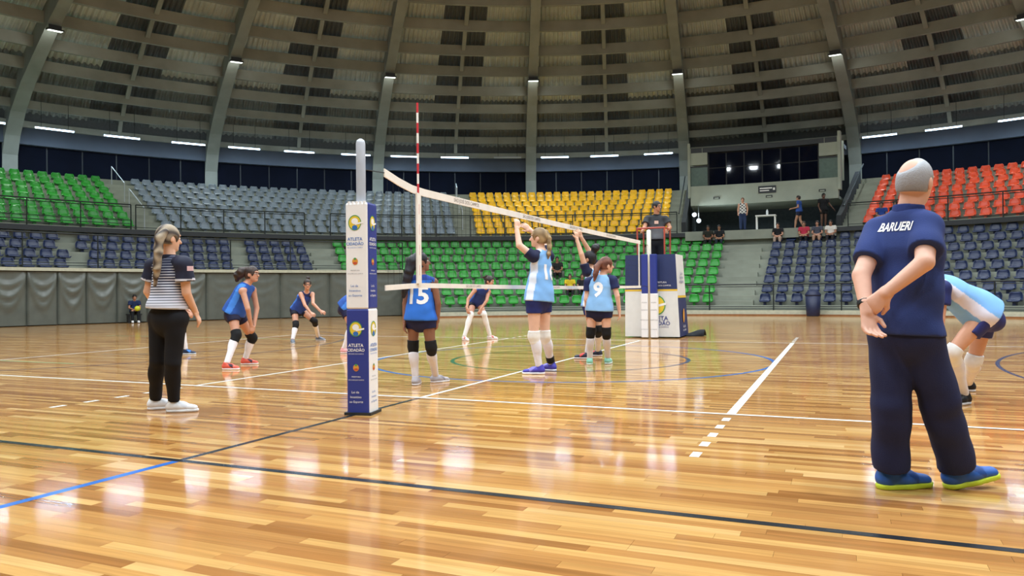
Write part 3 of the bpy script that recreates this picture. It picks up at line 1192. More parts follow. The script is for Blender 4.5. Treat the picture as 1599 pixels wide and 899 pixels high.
# the two front faces carry opposite colours, so each half is two L-shaped shells
for z0, z1, c0, c1 in ((ZM, ZH, M_padw, M_padb), (0.0, ZM, M_padb, M_padw)):
    core = rounded_prism(A_, z0, z1)
    fa, fb = MB(), MB()
    fa.v, fb.v = core.v, core.v
    for f in core.f:
        cxm = sum(core.v[i][0] for i in f) / len(f)
        cym = sum(core.v[i][1] for i in f) / len(f)
        (fb if cxm > -cym and len(f) == 4 else fa).f.append(f)
    fa.build('cover_left', c0, post, smooth=False)
    fb.build('cover_right', c1, post, smooth=False)
MB().box((0, 0, 0.012), (A_ + 0.03, A_ + 0.03, 0.024)).build('base_plate', M_dark, post)
MB().tube([(0, 0, 0.0), (0, 0, 2.36), (0, 0, 2.385), (0, 0, 2.40)], [0.041, 0.041, 0.033, 0.012], 16).build('pole', M_steel, post, smooth=True)
for k in range(5):
    MB().tube([(-0.07 + 0.035 * k, -A_ / 2 + 0.012, ZH - 0.02), (-0.07 + 0.035 * k, -A_ / 2 + 0.012, ZH + 0.012)], 0.014, 7).build('top_fold', M_padw, post)
emblems(post, (1, 0, 0), (0, -1, 0), A_ / 2, True, A_ * 0.95, ZM, 0.0, ZH)
emblems(post, (0, 1, 0), (1, 0, 0), A_ / 2, False, A_ * 0.95, ZM, 0.0, ZH)

# far post: slim covers in front of the stand
fp = thing('net_post', (0.02, 9.82, 0), 'slim net post in navy and white covers before the referee stand', 'post')
MB().tube([(0, 0, 0), (0, 0, 2.36), (0, 0, 2.38)], [0.05, 0.05, 0.02], 14).build('pole', mat('post_cream', 'cfc9bb', 0.4, 0.2), fp, smooth=True)
for dx in (-0.085, 0.095):
    p = rounded_prism(0.14, 0.98, 1.84, 0.02)
    p.v = [(x * 1.0 + dx * 1.05, y, z) for x, y, z in p.v]
    p.build('upper_cover', M_padb if dx > 0 else M_padb, fp)
    p = rounded_prism(0.155, 0.02, 0.98, 0.02)
    p.v = [(x + dx * 1.15, y, z) for x, y, z in p.v]
    p.build('lower_cover', M_padw, fp)
    for s, z in (('ATLETA', 0.78), ('CIDADÃO', 0.62), ('PREFEITURA', 0.4), ('ao Esporte', 0.2)):
        flat_text(MB(), s, 0.033, (dx * 1.15, -0.0785, z), (1, 0, 0), (0, 0, 1), (0, -1, 0)).build('lettering', M_prn['grey'], fp)

# referee stand
rs = thing('referee_stand', (0.0, 10.42, 0), 'referee stand with navy, yellow and white padded cover and red rail', 'stand')
M_cream = mat('cover_white', 'dcdcda', 0.5, noise=0.03)
M_cnavy = mat('cover_navy', '22305f', 0.55, noise=0.05)
M_cyel = mat('cover_yellow', 'e0b93a', 0.5)
hx0, hx1, hy = 0.56, 0.66, 0.42


def frustum_band(z0, z1, faces, m, nm, grow=0.0):
    def hxz(z):
        return hx1 + (hx0 - hx1) * z / 1.84
    vs = []
    for z in (z0, z1):
        a, b = hxz(z) + grow, hy + (hxz(z) - hx0) * 0.8 + grow
        lx = hx0 + 0.0 + grow
        vs += [(-lx, -b, z), (a, -b, z), (a, b, z), (-lx, b, z)]
    F = {'front': (0, 1, 5, 4), 'right': (1, 2, 6, 5), 'back': (2, 3, 7, 6), 'left': (3, 0, 4, 7), 'top': (4, 5, 6, 7), 'bottom': (3, 2, 1, 0)}
    MB().add(vs, [F[k] for k in faces]).build(nm, m, rs)


frustum_band(1.07, 1.84, ('front', 'back', 'left', 'top'), M_cnavy, 'upper_cover')
frustum_band(1.03, 1.07, ('front', 'back', 'left'), M_cyel, 'stripe', 0.003)
frustum_band(0.03, 1.03, ('front', 'back', 'left', 'bottom'), M_cream, 'lower_cover')
frustum_band(0.93, 1.84, ('right',), M_cream, 'side_cover_upper')
frustum_band(0.88, 0.93, ('right',), M_cyel, 'side_stripe', 0.002)
frustum_band(0.03, 0.88, ('right',), M_cnavy, 'side_cover_lower')
em = MB()
disc(em, (0.16, -hy - 0.055, 0.72), (1, 0, 0), (0, 0, 1), (0, -1, 0), 0.17, 0.2, 0.01)
em.build('emblem', M_prn['yellow'], rs)
disc(MB(), (0.16, -hy - 0.055, 0.72), (1, 0, 0), (0, 0, 1), (0, -1, 0), 0.185, 0.215, 0.012, rin=0.88).build('emblem_ring', M_prn['green'], rs)
MB().add([(0.10, -hy - 0.07, 0.66), (0.36, -hy - 0.07, 0.73), (0.36, -hy - 0.07, 0.78), (0.10, -hy - 0.07, 0.72)], [(0, 1, 2, 3)]).build('emblem_white', M_prn['white'], rs)
flat_text(MB(), 'ATLETA', 0.13, (0.17, -hy - 0.072, 0.43), (1, 0, 0), (0, 0, 1), (0, -1, 0), 0.004, offset=0.002).build('lettering', M_prn['navy'], rs)
flat_text(MB(), 'CIDADÃO', 0.12, (0.17, -hy - 0.075, 0.32), (1, 0, 0), (0, 0, 1), (0, -1, 0), 0.004, offset=0.002).build('lettering', M_prn['navy'], rs)
flat_text(MB(), 'SÃO JOSÉ DOS CAMPOS', 0.045, (0.17, -hy - 0.078, 0.24), (1, 0, 0), (0, 0, 1), (0, -1, 0), 0.004).build('lettering', M_prn['navy'], rs)
flat_text(MB(), 'PREFEITURA', 0.055, (0.22, -hy - 0.03, 1.22), (1, 0, 0), (0, 0, 1), (0, -1, 0), 0.006).build('lettering', M_prn['white'], rs)
flat_text(MB(), 'SÃO JOSÉ DOS CAMPOS', 0.045, (0.22, -hy - 0.03, 1.15), (1, 0, 0), (0, 0, 1), (0, -1, 0), 0.006).build('lettering', M_prn['white'], rs)
for k, s in enumerate(('Lei de', 'Incentivo', 'ao Esporte')):
    flat_text(MB(), s, 0.11, (hx0 + 0.035, 0.0, 1.42 - 0.09 * k), (0, 1, 0), (0, 0, 1), (1, 0, 0), 0.012).build('lettering', M_prn['navy'], rs)
disc(MB(), (hx1 - 0.02, 0.0, 0.48), (0, 1, 0), (0, 0, 1), (1, 0, 0), 0.09, 0.16, 0.012, n=12).build('crest', M_prn['orange'], rs)
flat_text(MB(), 'SÃO JOSÉ', 0.07, (hx1 - 0.01, 0.0, 0.24), (0, 1, 0), (0, 0, 1), (1, 0, 0), 0.014).build('lettering', M_prn['white'], rs)
flat_text(MB(), 'DOS CAMPOS', 0.055, (hx1 - 0.005, 0.0, 0.16), (0, 1, 0), (0, 0, 1), (1, 0, 0), 0.014).build('lettering', M_prn['white'], rs)
M_red = mat('rail_red', 'a8483a', 0.45, noise=0.05)
for dx in (-0.31, 0.30):
    for dy in (-0.30, 0.30):
        MB().tube([(dx, dy, 1.40), (dx, dy, 2.44)], 0.019, 8).build('rail_post', M_red, rs)
MB().tube([(-0.31, 0.30, 2.44), (-0.31, -0.30, 2.44), (0.30, -0.30, 2.44), (0.30, 0.30, 2.44)], 0.02, 8).build('rail', M_red, rs)
MB().box((0, 0, 1.40), (0.72, 0.72, 0.05)).build('platform', M_dark, rs)
for dx in (-0.3, 0.3):
    for dy in (-0.3, 0.3):
        MB().tube([(dx, dy, 0.03), (dx, dy, 1.38)], 0.025, 8).build('leg', M_steel, rs)
# dark cloth lying at the foot of the stand
cl = []
for i in range(15):
    for j in range(7):
        x, y = i / 14, j / 6
        cl.append((0.42 + 0.62 * x, 10.55 + 0.34 * y + 0.15 * x, 0.012 + 0.07 * abs(math.sin(4.2 * x + 3 * y)) * math.sin(PI * y) + 0.10 * x * x * math.sin(PI * y)))
rag = MB().add(cl, [(i * 7 + j, (i + 1) * 7 + j, (i + 1) * 7 + j + 1, i * 7 + j + 1) for i in range(14) for j in range(6)])
rag = rag.build('floor_cloth', mat('black_cloth', '1b1d22', 0.9), smooth=True, origin=(0.75, 10.8, 0))
tag(rag, 'crumpled black cloth on the floor beside the referee stand', 'cloth')
md = rag.modifiers.new('thick', 'SOLIDIFY')
md.thickness = 0.008

# navy bin on the kerb before the blue seats
a = phi_px(1270, 20.08, 0.5)
p = pol(20.02, a, 0.0)
bn = thing('waste_bin', p, 'navy waste bin with a domed lid on the floor before the lower railing', 'bin')
bn.rotation_euler = (0, 0, -math.radians(a))
M_bin = mat('bin_navy', '1d2444', 0.5, noise=0.05)
MB().tube([(0, 0, 0), (0, 0, 0.02), (0, 0, 0.78)], [0.22, 0.24, 0.28], 18).build('body', M_bin, bn, smooth=True)
MB().tube([(0, 0, 0.78), (0, 0, 0.83), (0, 0, 0.96), (0, 0, 1.02)], [0.29, 0.29, 0.2, 0.06], 18).build('lid', M_bin, bn, smooth=True)
# white table and bottle in the gallery
a = phi_px(1196, 28.0, 4.5)
p = pol(28.0, a, 3.95)
tb_ = thing('folding_table', p, 'small white table in the gallery below the control room', 'table')
tb_.rotation_euler = (0, 0, -math.radians(a))
MB().box((0, 0, 0.72), (0.95, 0.55, 0.05)).build('table_top', M_white, tb_)
for dx in (-0.43, 0.43):
    for dy in (-0.22, 0.22):
        MB().box((dx, dy, 0.35), (0.05, 0.05, 0.70)).build('leg', M_white, tb_)
bt = thing('water_bottle', pol(27.9, a + 0.15, 4.696), 'pale plastic bottle standing on the white gallery table', 'bottle')
MB().tube([(0, 0, 0), (0, 0, 0.01), (0, 0, 0.2), (0, 0, 0.25)], [0.05, 0.055, 0.055, 0.02], 12).build('body', mat('bottle_white', 'dfe6ea', 0.3), bt, smooth=True)
MB().tube([(0, 0, 0.25), (0, 0, 0.285)], 0.022, 10).build('cap', M_white, bt)

# pale stair rails in the aisles of the upper stand
for dphi, spans in ((-62.3, ((0, 3), (4, 7))), (-31.0, ((6, 7), (1, 4)))):
    for i0, i1 in spans:
        pts = []
        for i in (i0, i1):
            pts.append(np.array(pol(UR0 + UT * (i + 0.3), dphi, UZ0 + URISE * i)))
        o_ = pts[0]
        t = thing('stair_rail', tuple(o_), 'pale steel stair rail in the aisle beside the %s seats' % ('bright green' if dphi < -50 else 'yellow'), 'handrail', 'pale aisle rails of the upper stand %d' % (-dphi))
        zz = np.array([0, 0, 0.95])
        MB().tube([zz, pts[1] - o_ + zz], 0.022, 6).build('rail', mat('pale_steel', 'aeb4b8', 0.4, 0.2), t)
        for p_ in pts:
            MB().tube([p_ - o_, p_ - o_ + zz], 0.022, 6).build('post', mat('pale_steel', 'aeb4b8', 0.4, 0.2), t)

# ------------------------------------------------------------------ figures: smooth-union fields turned into one skin each
def snets(D, org, h):
    S = D < 0
    nx, ny, nz = D.shape
    cnt = np.zeros((nx - 1, ny - 1, nz - 1), np.int8)
    for i in (0, 1):
        for j in (0, 1):
            for k in (0, 1):
                cnt += S[i:nx - 1 + i, j:ny - 1 + j, k:nz - 1 + k]
    act = (cnt > 0) & (cnt < 8)
    I, J, K = np.nonzero(act)
    if len(I) == 0:
        return np.zeros((0, 3)), np.zeros((0, 4), int)
    idx = np.full(act.shape, -1, np.int64)
    idx[I, J, K] = np.arange(len(I))
    cor = {}
    for i in (0, 1):
        for j in (0, 1):
            for k in (0, 1):
                cor[(i, j, k)] = D[I + i, J + j, K + k]
    acc = np.zeros((len(I), 3))
    num = np.zeros(len(I))
    for c0 in cor:
        for ax in range(3):
            if c0[ax]:
                continue
            c1 = list(c0)
            c1[ax] = 1
            a, b = cor[c0], cor[tuple(c1)]
            m = (a < 0) != (b < 0)
            t = np.where(m, a / np.where(m, a - b, 1), 0)
            p = np.zeros((len(I), 3))
            p[:] = c0
            p[:, ax] += t
            acc += np.where(m[:, None], p, 0)
            num += m
    V = (np.stack([I, J, K], 1) + acc / num[:, None]) * h + org
    F = []
    for ax in range(3):
        sl0 = [slice(1, -1)] * 3
        sl1 = [slice(1, -1)] * 3
        sl0[ax] = slice(0, -1)
        sl1[ax] = slice(1, None)
        A, B = S[tuple(sl0)], S[tuple(sl1)]
        e = np.argwhere(A != B)
        if len(e) == 0:
            continue
        inside = A[tuple(e.T)]
        e = e + 1
        e[:, ax] -= 1
        o1, o2 = [(1, 2), (2, 0), (0, 1)][ax]
        q = []
        for d1, d2 in ((-1, -1), (0, -1), (0, 0), (-1, 0)):
            c = e.copy()
            c[:, o1] += d1
            c[:, o2] += d2
            q.append(idx[tuple(c.T)])
        q = np.stack(q, 1)
        q[~inside] = q[~inside][:, ::-1]
        F.append(q)
    F = np.concatenate(F)
    return V, F[(F >= 0).all(1)]


def nv(v):
    v = np.asarray(v, float)
    return v / (np.linalg.norm(v) + 1e-12)


def lerp(a, b, t):
    return np.asarray(a) * (1 - t) + np.asarray(b) * t


class Cone:
    def __init__(s, a, b, ra, rb, k=0.02, X=None, flat=1.0, fa=False, fb=False, neg=False):
        s.a, s.b, s.ra, s.rb, s.k, s.flat, s.fa, s.fb, s.neg = np.array(a, float), np.array(b, float), ra, rb, k, flat, fa, fb, neg
        d = nv(s.b - s.a)
        if X is not None:
            x = np.asarray(X, float) - d * (np.asarray(X) @ d)
            s.M = np.stack([nv(x), np.cross(d, nv(x)), d])
        else:
            s.M = None

    def box(s):
        r = max(s.ra, s.rb) + s.k + 0.03
        return np.minimum(s.a, s.b) - r, np.maximum(s.a, s.b) + r

    def dist(s, P):
        Q = P - s.a
        if s.M is not None and s.flat != 1.0:
            Q = Q @ s.M.T
            Q[..., 1] /= s.flat
            ba = s.M @ (s.b - s.a)
        else:
            ba = s.b - s.a
        L2 = ba @ ba + 1e-12
        tt = Q @ ba / L2
        t = np.clip(tt, 0, 1)
        d = np.sqrt(((Q - t[..., None] * ba) ** 2).sum(-1)) - (s.ra + (s.rb - s.ra) * t)
        if s.flat < 1:
            d = d * (0.5 + 0.5 * s.flat)
        L = math.sqrt(L2)
        if s.fb:
            d = np.maximum(d, (tt - 1) * L)
        if s.fa:
            d = np.maximum(d, -tt * L)
        return d


class Ell:
    def __init__(s, c, r, axes=None, k=0.015, neg=False):
        s.c, s.r, s.k, s.neg = np.array(c, float), np.array(r, float), k, neg
        s.M = np.stack([nv(a) for a in axes]) if axes is not None else np.eye(3)

    def box(s):
        r = s.r.max() + s.k + 0.03
        return s.c - r, s.c + r

    def dist(s, P):
        Q = (P - s.c) @ s.M.T / s.r
        k0 = np.sqrt((Q ** 2).sum(-1))
        k1 = np.sqrt(((Q / s.r) ** 2).sum(-1)) + 1e-9
        return k0 * (k0 - 1) / k1


def smin(a, b, k):
    h = np.maximum(k - np.abs(a - b), 0) / k
    return np.minimum(a, b) - h * h * k * 0.25


def surf(prims, h, clips=(), lo=None, hi=None, wrinkle=None):
    b = [p.box() for p in prims if not p.neg]
    L = np.min([x[0] for x in b], 0) if lo is None else np.array(lo, float)
    H = np.max([x[1] for x in b], 0) if hi is None else np.array(hi, float)
    L = L - 2 * h
    n = np.ceil((H - L) / h).astype(int) + 3
    ax = [L[i] + h * np.arange(n[i]) for i in range(3)]
    D = np.full(tuple(n), 0.25, np.float64)
    for p in prims:
        bl, bh = p.box()
        i0 = np.maximum(((bl - L) / h).astype(int) - 1, 0)
        i1 = np.minimum(((bh - L) / h).astype(int) + 2, n)
        if (i1 <= i0).any():
            continue
        sl = tuple(slice(i0[i], i1[i]) for i in range(3))
        G = np.stack(np.meshgrid(*[ax[i][sl[i]] for i in range(3)], indexing='ij'), -1)
        d = p.dist(G)
        if p.neg:
            D[sl] = -smin(-D[sl], d, p.k)
        else:
            D[sl] = smin(D[sl], d, p.k)
    if clips or wrinkle is not None:
        G = np.stack(np.meshgrid(*ax, indexing='ij'), -1)
        if wrinkle is not None:
            D += wrinkle(G)
        for pt, nr in clips:
            D = np.maximum(D, (G - np.asarray(pt)) @ np.asarray(nr, float))
    for i in range(3):                     # close the block
        s0 = [slice(None)] * 3
        s0[i] = 0
        D[tuple(s0)] = np.maximum(D[tuple(s0)], 0.01)
        s0[i] = -1
        D[tuple(s0)] = np.maximum(D[tuple(s0)], 0.01)
    return snets(D, L, h)


def join(parts):
    V, F, n = [], [], 0
    for v, f in parts:
        V.append(v)
        F.append(f + n)
        n += len(v)
    return np.concatenate(V), np.concatenate(F)


def mesh_obj(name, VF, color, m, parent=None, org=(0, 0, 0)):
    V, F = VF
    me = bpy.data.meshes.new(name)
    me.vertices.add(len(V))
    me.vertices.foreach_set('co', (V - np.asarray(org)).astype(np.float32).ravel())
    me.loops.add(len(F) * 4)
    me.loops.foreach_set('vertex_index', F.astype(np.int32).ravel())
    me.polygons.add(len(F))
    me.polygons.foreach_set('loop_start', np.arange(0, len(F) * 4, 4, dtype=np.int32))
    me.polygons.foreach_set('use_smooth', np.ones(len(F), bool))
    me.update(calc_edges=True)
    c = color(V) if callable(color) else np.tile(np.array(lin(color)), (len(V), 1))
    at_ = me.attributes.new('Col', 'FLOAT_COLOR', 'POINT')
    at_.data.foreach_set('color', np.concatenate([c, np.ones((len(V), 1))], 1).astype(np.float32).ravel())
    me.materials.append(m)
    o = bpy.data.objects.new(name, me)
    COL.objects.link(o)
    if parent is not None:
        o.parent = parent
    else:
        o.location = org
    return o


M_skin = vcol_mat('skin', 0.5, spec=0.4)
M_cloth = vcol_mat('cloth', 0.85, bump=0.25, bscale=180)
M_sport = vcol_mat('jersey_cloth', 0.7, bump=0.15, bscale=220)
M_hair = vcol_mat('hair', 0.5, bump=0.6, bscale=120, spec=0.4)
M_shoe = vcol_mat('shoe', 0.5)


def wr(amp, f=1.0, seed=0.0):
    def g(P):
        x, y, z = P[..., 0] * f, P[..., 1] * f, P[..., 2] * f
        return amp * (np.sin(31 * z + 9 * x + 5 * np.sin(8 * y + seed)) * 0.6 + np.sin(17 * x - 14 * y + 23 * z + seed) * 0.5)
    return g


class Figure:
    """a person from joint positions; sides are 'L' and 'R' of the person"""
    def __init__(s, name, label, J, scale, face, skin, build='f', h=0.011, group=None, toes=None, fine=None, z0=0.0, wide=1.0):
        s.J = {k: np.asarray(v, float) for k, v in J.items()}
        s.s, s.h, s.z0 = scale, h, z0
        s.skin = np.array(lin(skin))
        s.hf = fine or max(0.0055, h * 0.55)
        J = s.J
        k = scale
        J.setdefault('P', (J['hpL'] + J['hpR']) / 2)
        s.up = nv(J['N'] - J['P'])
        X = J['shR'] - J['shL']
        s.X = nv(X - s.up * (X @ s.up))
        s.Y = np.cross(s.up, s.X)
        J.setdefault('W', lerp(J['P'], J['N'], 0.40))
        J.setdefault('C', lerp(J['P'], J['N'], 0.70))
        s.fd = nv(face)
        hu = nv(J['H'] - J['N'])
        hu = nv(lerp(hu, (0, 0, 1), 0.6))
        s.hx = nv(np.cross(s.fd, hu))
        s.hu = nv(np.cross(s.hx, s.fd))
        s.toes = toes or {}
        male = build == 'm'
        s.cw = (0.165 if male else 0.142) * k * wide
        s.ww = (0.150 if male else 0.118) * k * wide
        s.pw = (0.150 if male else 0.150) * k * wide
        s.org = np.array([J['P'][0], J['P'][1], z0])
        s.name, s.label, s.group = name, label, group
        s.limb = 1.12 if male else 1.0
        s.make_body()

    def torso(s, g=0.0):
        J, k = s.J, s.s
        return [Cone(J['P'] + s.up * 0.0, J['W'], s.pw + g, s.ww + g, 0.03, s.X, 0.72),
                Cone(J['W'], J['C'], s.ww + g, s.cw + g, 0.03, s.X, 0.70),
                Cone(J['C'], J['N'] - s.up * 0.085 * k, s.cw + g, 0.095 * k + g, 0.03, s.X, 0.66)]

    def shoulders(s, g=0.0):
        J, k = s.J, s.s
        return [Cone(J['N'] - s.up * 0.035 * k, J['sh' + d] - s.up * 0.005 * k, 0.058 * k + g, 0.056 * k + g, 0.03) for d in 'LR']

    def arm(s, d, g=0.0, t0=0.0, t1=2.0, flat=True):
        """arm from t0 to t1, 0 shoulder, 1 elbow, 2 wrist"""
        J, k = s.J, s.s * s.limb
        out = []
        A, B, C_ = J['sh' + d], J['el' + d], J['wr' + d]
        ra = lambda t: (0.047 - 0.009 * t) * k + g
        rf = lambda t: (0.0385 - 0.012 * t) * k + g
        if t0 < 1:
            e = min(t1, 1.0)
            out.append(Cone(lerp(A, B, t0), lerp(A, B, e), ra(t0), ra(e), 0.008, fb=flat and t1 <= 1, fa=flat and t0 > 0))
        if t1 > 1:
            b, e = max(t0, 1.0) - 1, t1 - 1
            out.append(Cone(lerp(B, C_, b), lerp(B, C_, e), rf(b), rf(e), 0.008, fb=flat and t1 < 2, fa=flat and t0 > 1))
        return out

    def leg(s, d, g=0.0, t0=0.0, t1=2.0, ge=None, calf=True):
        J, k = s.J, s.s * (1.05 if s.limb > 1 else 1.0)
        ge = g if ge is None else ge
        A, B, C_ = J['hp' + d], J['kn' + d], J['an' + d]
        rt = lambda t: (0.086 - 0.033 * t) * k
        rc = lambda t: (0.052 - 0.017 * t) * k
        G = lambda t: g + (ge - g) * (t - t0) / max(t1 - t0, 1e-6)
        out = []
        if t0 < 1:
            e = min(t1, 1.0)
            out.append(Cone(lerp(A, B, t0), lerp(A, B, e), rt(t0) + G(t0), rt(e) + G(e), 0.02, fb=t1 <= 1, fa=t0 > 0))
        if t1 > 1:
            b, e = max(t0, 1.0) - 1, t1 - 1
            out.append(Cone(lerp(B, C_, b), lerp(B, C_, e), rc(b) + G(b + 1), rc(e) + G(e + 1), 0.02, fb=t1 < 2.0, fa=t0 > 1))
            if calf and b < 0.15 and e > 0.55:
                ax = nv(C_ - B)
                back = -nv(s.toe(d) - ax * (s.toe(d) @ ax))
                out.append(Ell(lerp(B, C_, 0.30) + back * 0.014 * k, (0.048 * k + g, 0.048 * k + g, 0.12 * k), basis(ax), 0.03))
        return out

    def toe(s, d):
        if d in s.toes:
            v = np.asarray(s.toes[d], float)
        else:
            v = s.Y.copy()
        v = np.array([v[0], v[1], v[2] if abs(v[2]) > 0 and d in s.toes else 0.0])
        return nv(v)

    def hand(s, d):
        J, k = s.J, s.s * s.limb
        w = J['wr' + d]
        dr = J.get('ha' + d)
        dr = nv(J['wr' + d] - J['el' + d]) if dr is None else nv(dr - w)
        pn = J.get('pn' + d)                     # palm normal (towards the palm side)
        if pn is None:
            pn = nv(J['P'] - w)
        pn = nv(pn - dr * (pn @ dr))
        side = np.cross(dr, pn)
        th = J.get('th' + d)
        sg = 1.0
        ref = s.Y if th is None else np.asarray(th, float)
        if side @ ref < 0:
            sg = -1.0
        side = side * sg                        # thumb side
        pal = w + dr * 0.075 * k
        out = [Cone(w - dr * 0.03 * k, w + dr * 0.012 * k, 0.0262 * k, 0.026 * k, 0.006),
               Cone(w + dr * 0.012 * k, pal, 0.031 * k, 0.039 * k, 0.012, side, 0.42)]
        curl = s.J.get('curl', 0.45)
        curl = float(curl) if np.ndim(curl) == 0 else 0.45
        for i, (o, ln) in enumerate(((0.030, 0.070), (0.011, 0.079), (-0.009, 0.073), (-0.028, 0.058))):
            b = pal + side * o * k
            f1 = nv(dr + pn * curl * 0.7 + side * o * 2.2)
            f2 = nv(dr + pn * curl * 2.0 + side * o * 1.6)
            m = b + f1 * ln * 0.52 * k
            out += [Cone(b, m, 0.0095 * k, 0.0088 * k, 0.006), Cone(m, m + f2 * ln * 0.48 * k, 0.0088 * k, 0.0072 * k, 0.004)]
        tb = w + dr * 0.028 * k + side * 0.024 * k
        tm = tb + nv(dr * 0.7 + side * 0.75 + pn * 0.35) * 0.036 * k
        out += [Cone(tb, tm, 0.0125 * k, 0.0105 * k, 0.01), Cone(tm, tm + nv(dr + side * 0.25 + pn * 0.4) * 0.032 * k, 0.0105 * k, 0.008 * k, 0.004)]
        return out

    def head(s):
        k = s.s ** 0.5
        H, X, Y, Z = s.J['H'], s.hx, s.fd, s.hu
        P = lambda x, y, z: H + (X * x + Y * y + Z * z) * k
        out = [Ell(P(0, -0.012, 0.018), np.array((0.074, 0.094, 0.095)) * k, (X, Y, Z), 0.02),
               Ell(P(0, 0.022, -0.045), np.array((0.056, 0.066, 0.072)) * k, (X, Y, Z), 0.03),
               Ell(P(0, 0.062, -0.092), np.array((0.026, 0.024, 0.020)) * k, (X, Y, Z), 0.02),
               Cone(P(0, 0.084, 0.006), P(0, 0.104, -0.030), 0.009 * k, 0.014 * k, 0.014),
               Ell(P(0, 0.078, -0.062), np.array((0.024, 0.013, 0.009)) * k, (X, Y, Z), 0.008),
               Ell(P(0, 0.078, 0.030), np.array((0.052, 0.016, 0.012)) * k, (X, Y, Z), 0.015),
               Cone(s.J['N'] - s.up * 0.03 * s.s, P(0, -0.018, -0.055), 0.053 * s.s * s.limb, 0.050 * k * s.limb, 0.025)]
        for sx in (-1, 1):
            out.append(Ell(P(sx * 0.076, -0.008, -0.012), np.array((0.010, 0.019, 0.031)) * k, (X, Y, Z), 0.008))
            out.append(Ell(P(sx * 0.032, 0.088, 0.004), np.array((0.017, 0.012, 0.011)) * k, (X, Y, Z), 0.010, neg=True))
            out.append(Ell(P(sx * 0.032, 0.074, 0.004), np.array((0.013, 0.013, 0.012)) * k, (X, Y, Z), 0.003))
        s._hk = k
        return out

    def head_color(s, V):
        k = s._hk
        Q = (V - s.J['H']) / k
        x, y, z = Q @ s.hx, Q @ s.fd, Q @ s.hu
        c = np.tile(s.skin, (len(V), 1))
        front = y > 0.045

        def put(mask, col, a=1.0):
            c[mask] = c[mask] * (1 - a) + np.array(lin(col)) * a
        put(front & (((np.abs(x) - 0.032) / 0.017) ** 2 + ((z - 0.028) / 0.0065) ** 2 < 1), '3a2a22', 0.75)
        put(front & (((np.abs(x) - 0.032) / 0.014) ** 2 + ((z - 0.004) / 0.0085) ** 2 < 1), 'e8e4e0', 0.8)
        put(front & (((np.abs(x) - 0.032) / 0.0075) ** 2 + ((z - 0.004) / 0.009) ** 2 < 1), '231a16', 0.95)
        put(front & ((x / 0.023) ** 2 + ((z + 0.062) / 0.009) ** 2 < 1), 'a8605a', 0.75)
        put((y > 0.03) & (((np.abs(x) - 0.045) / 0.02) ** 2 + ((z + 0.03) / 0.02) ** 2 < 1), 'd08a74', 0.18)
        return c

    def make_body(s):
        J = s.J
        body = s.torso() + s.shoulders() + s.arm('L') + s.arm('R') + s.leg('L') + s.leg('R')
        body += [Cone(J['hpL'], J['hpR'], 0.088 * s.s, 0.088 * s.s, 0.03)]
        body += [Cone(J['N'] - s.up * 0.03 * s.s, J['H'] - s.hu * 0.05, 0.053 * s.s * s.limb, 0.05 * s.s * s.limb, 0.03)]
        for d in 'LR':
            t = s.toe(d)
            a = J['an' + d]
            body.append(Cone(a - np.array([0, 0, 0.03 * s.s]), a + t * 0.12 * s.s - np.array([0, 0, 0.045 * s.s]), 0.036 * s.s, 0.028 * s.s, 0.02))
        parts = [surf(body, s.h)]
        hd = s.head()
        parts.append(surf(hd, s.hf))
        for d in 'LR':
            parts.append(surf(s.hand(d), min(s.hf, 0.0058)))
        V, F = join(parts)
        nh0 = len(parts[0][0])
        nh1 = nh0 + len(parts[1][0])

        def colr(V_):
            c = np.tile(s.skin, (len(V_), 1))
            c[nh0:nh1] = s.head_color(V_[nh0:nh1])
            return c
        s.root = mesh_obj('person', (V, F), colr, M_skin, None, s.org)
        tag(s.root, s.label, 'person', s.group)

    def part(s, name, prims, color, m=None, clips=(), wrinkle=None, h=None, label=None, lo=None, hi=None):
        V, F = surf(prims, h or s.h, clips, wrinkle=wrinkle, lo=lo, hi=hi)
        if len(V) == 0:
            return None
        o = mesh_obj(name, (V, F), color, m or M_sport, s.root, s.org)
        if label:
            o['label'] = label
        s.last = (V, F)
        return o

    # ---- garments
    def shirt(s, color, sleeve=0.55, g=0.017, hem=-0.02, name='jersey', m=None, wrk=0.0025, sg=0.016, label=None):
        J, k = s.J, s.s
        pr = s.torso(g) + s.shoulders(g * 0.55 if sleeve > 0 else g * 0.25)
        if sleeve > 0:
            for d in 'LR':
                A, B = J['sh' + d], J['el' + d]
                pr.append(Cone(A, lerp(A, B, sleeve), 0.053 * k * s.limb + sg, 0.050 * k * s.limb + sg * 1.5, 0.025, fb=True))
        hw = max(s.pw, abs((J['hpR'] - J['hpL']) @ s.X) / 2 + 0.086 * k) + g * 0.8
        pr.append(Cone(J['P'] + s.up * (hem - 0.08) * k, J['W'], hw, max(s.ww + g, hw * 0.84), 0.04, s.X, 0.80))
        pr.append(Cone(J['P'] + s.up * (hem - 0.08) * k, J['P'] + s.up * 0.075 * k, hw, hw * 0.96, 0.03, s.X, 0.84))
        pr.append(Cone(J['hpL'], J['hpR'], 0.096 * k + g, 0.096 * k + g, 0.03))
        neck = Cone(J['N'] - s.up * 0.01 * k, J['H'], 0.060 * k * s.limb, 0.068 * k * s.limb, 0.01, neg=True)
        clips = [(J['P'] + s.up * hem * k, -s.up)]
        if sleeve == 0:
            for d in 'LR':
                A, B = J['sh' + d], J['el' + d]
                ax = nv(B - A)
                pr.append(Cone(A + ax * 0.012 * k, lerp(A, B, 0.42), 0.060 * k, 0.056 * k, 0.008, fb=True, neg=True))
                pr.append(Ell(A + (s.X if d == 'R' else -s.X) * 0.062 * k, (0.055 * k,) * 3, None, 0.008, neg=True))
        o = s.part(name, pr + [neck], color, m, clips, wrinkle=wr(wrk, 1.0, k * 7), label=label)
        s.shirt_vf = s.last
        return o

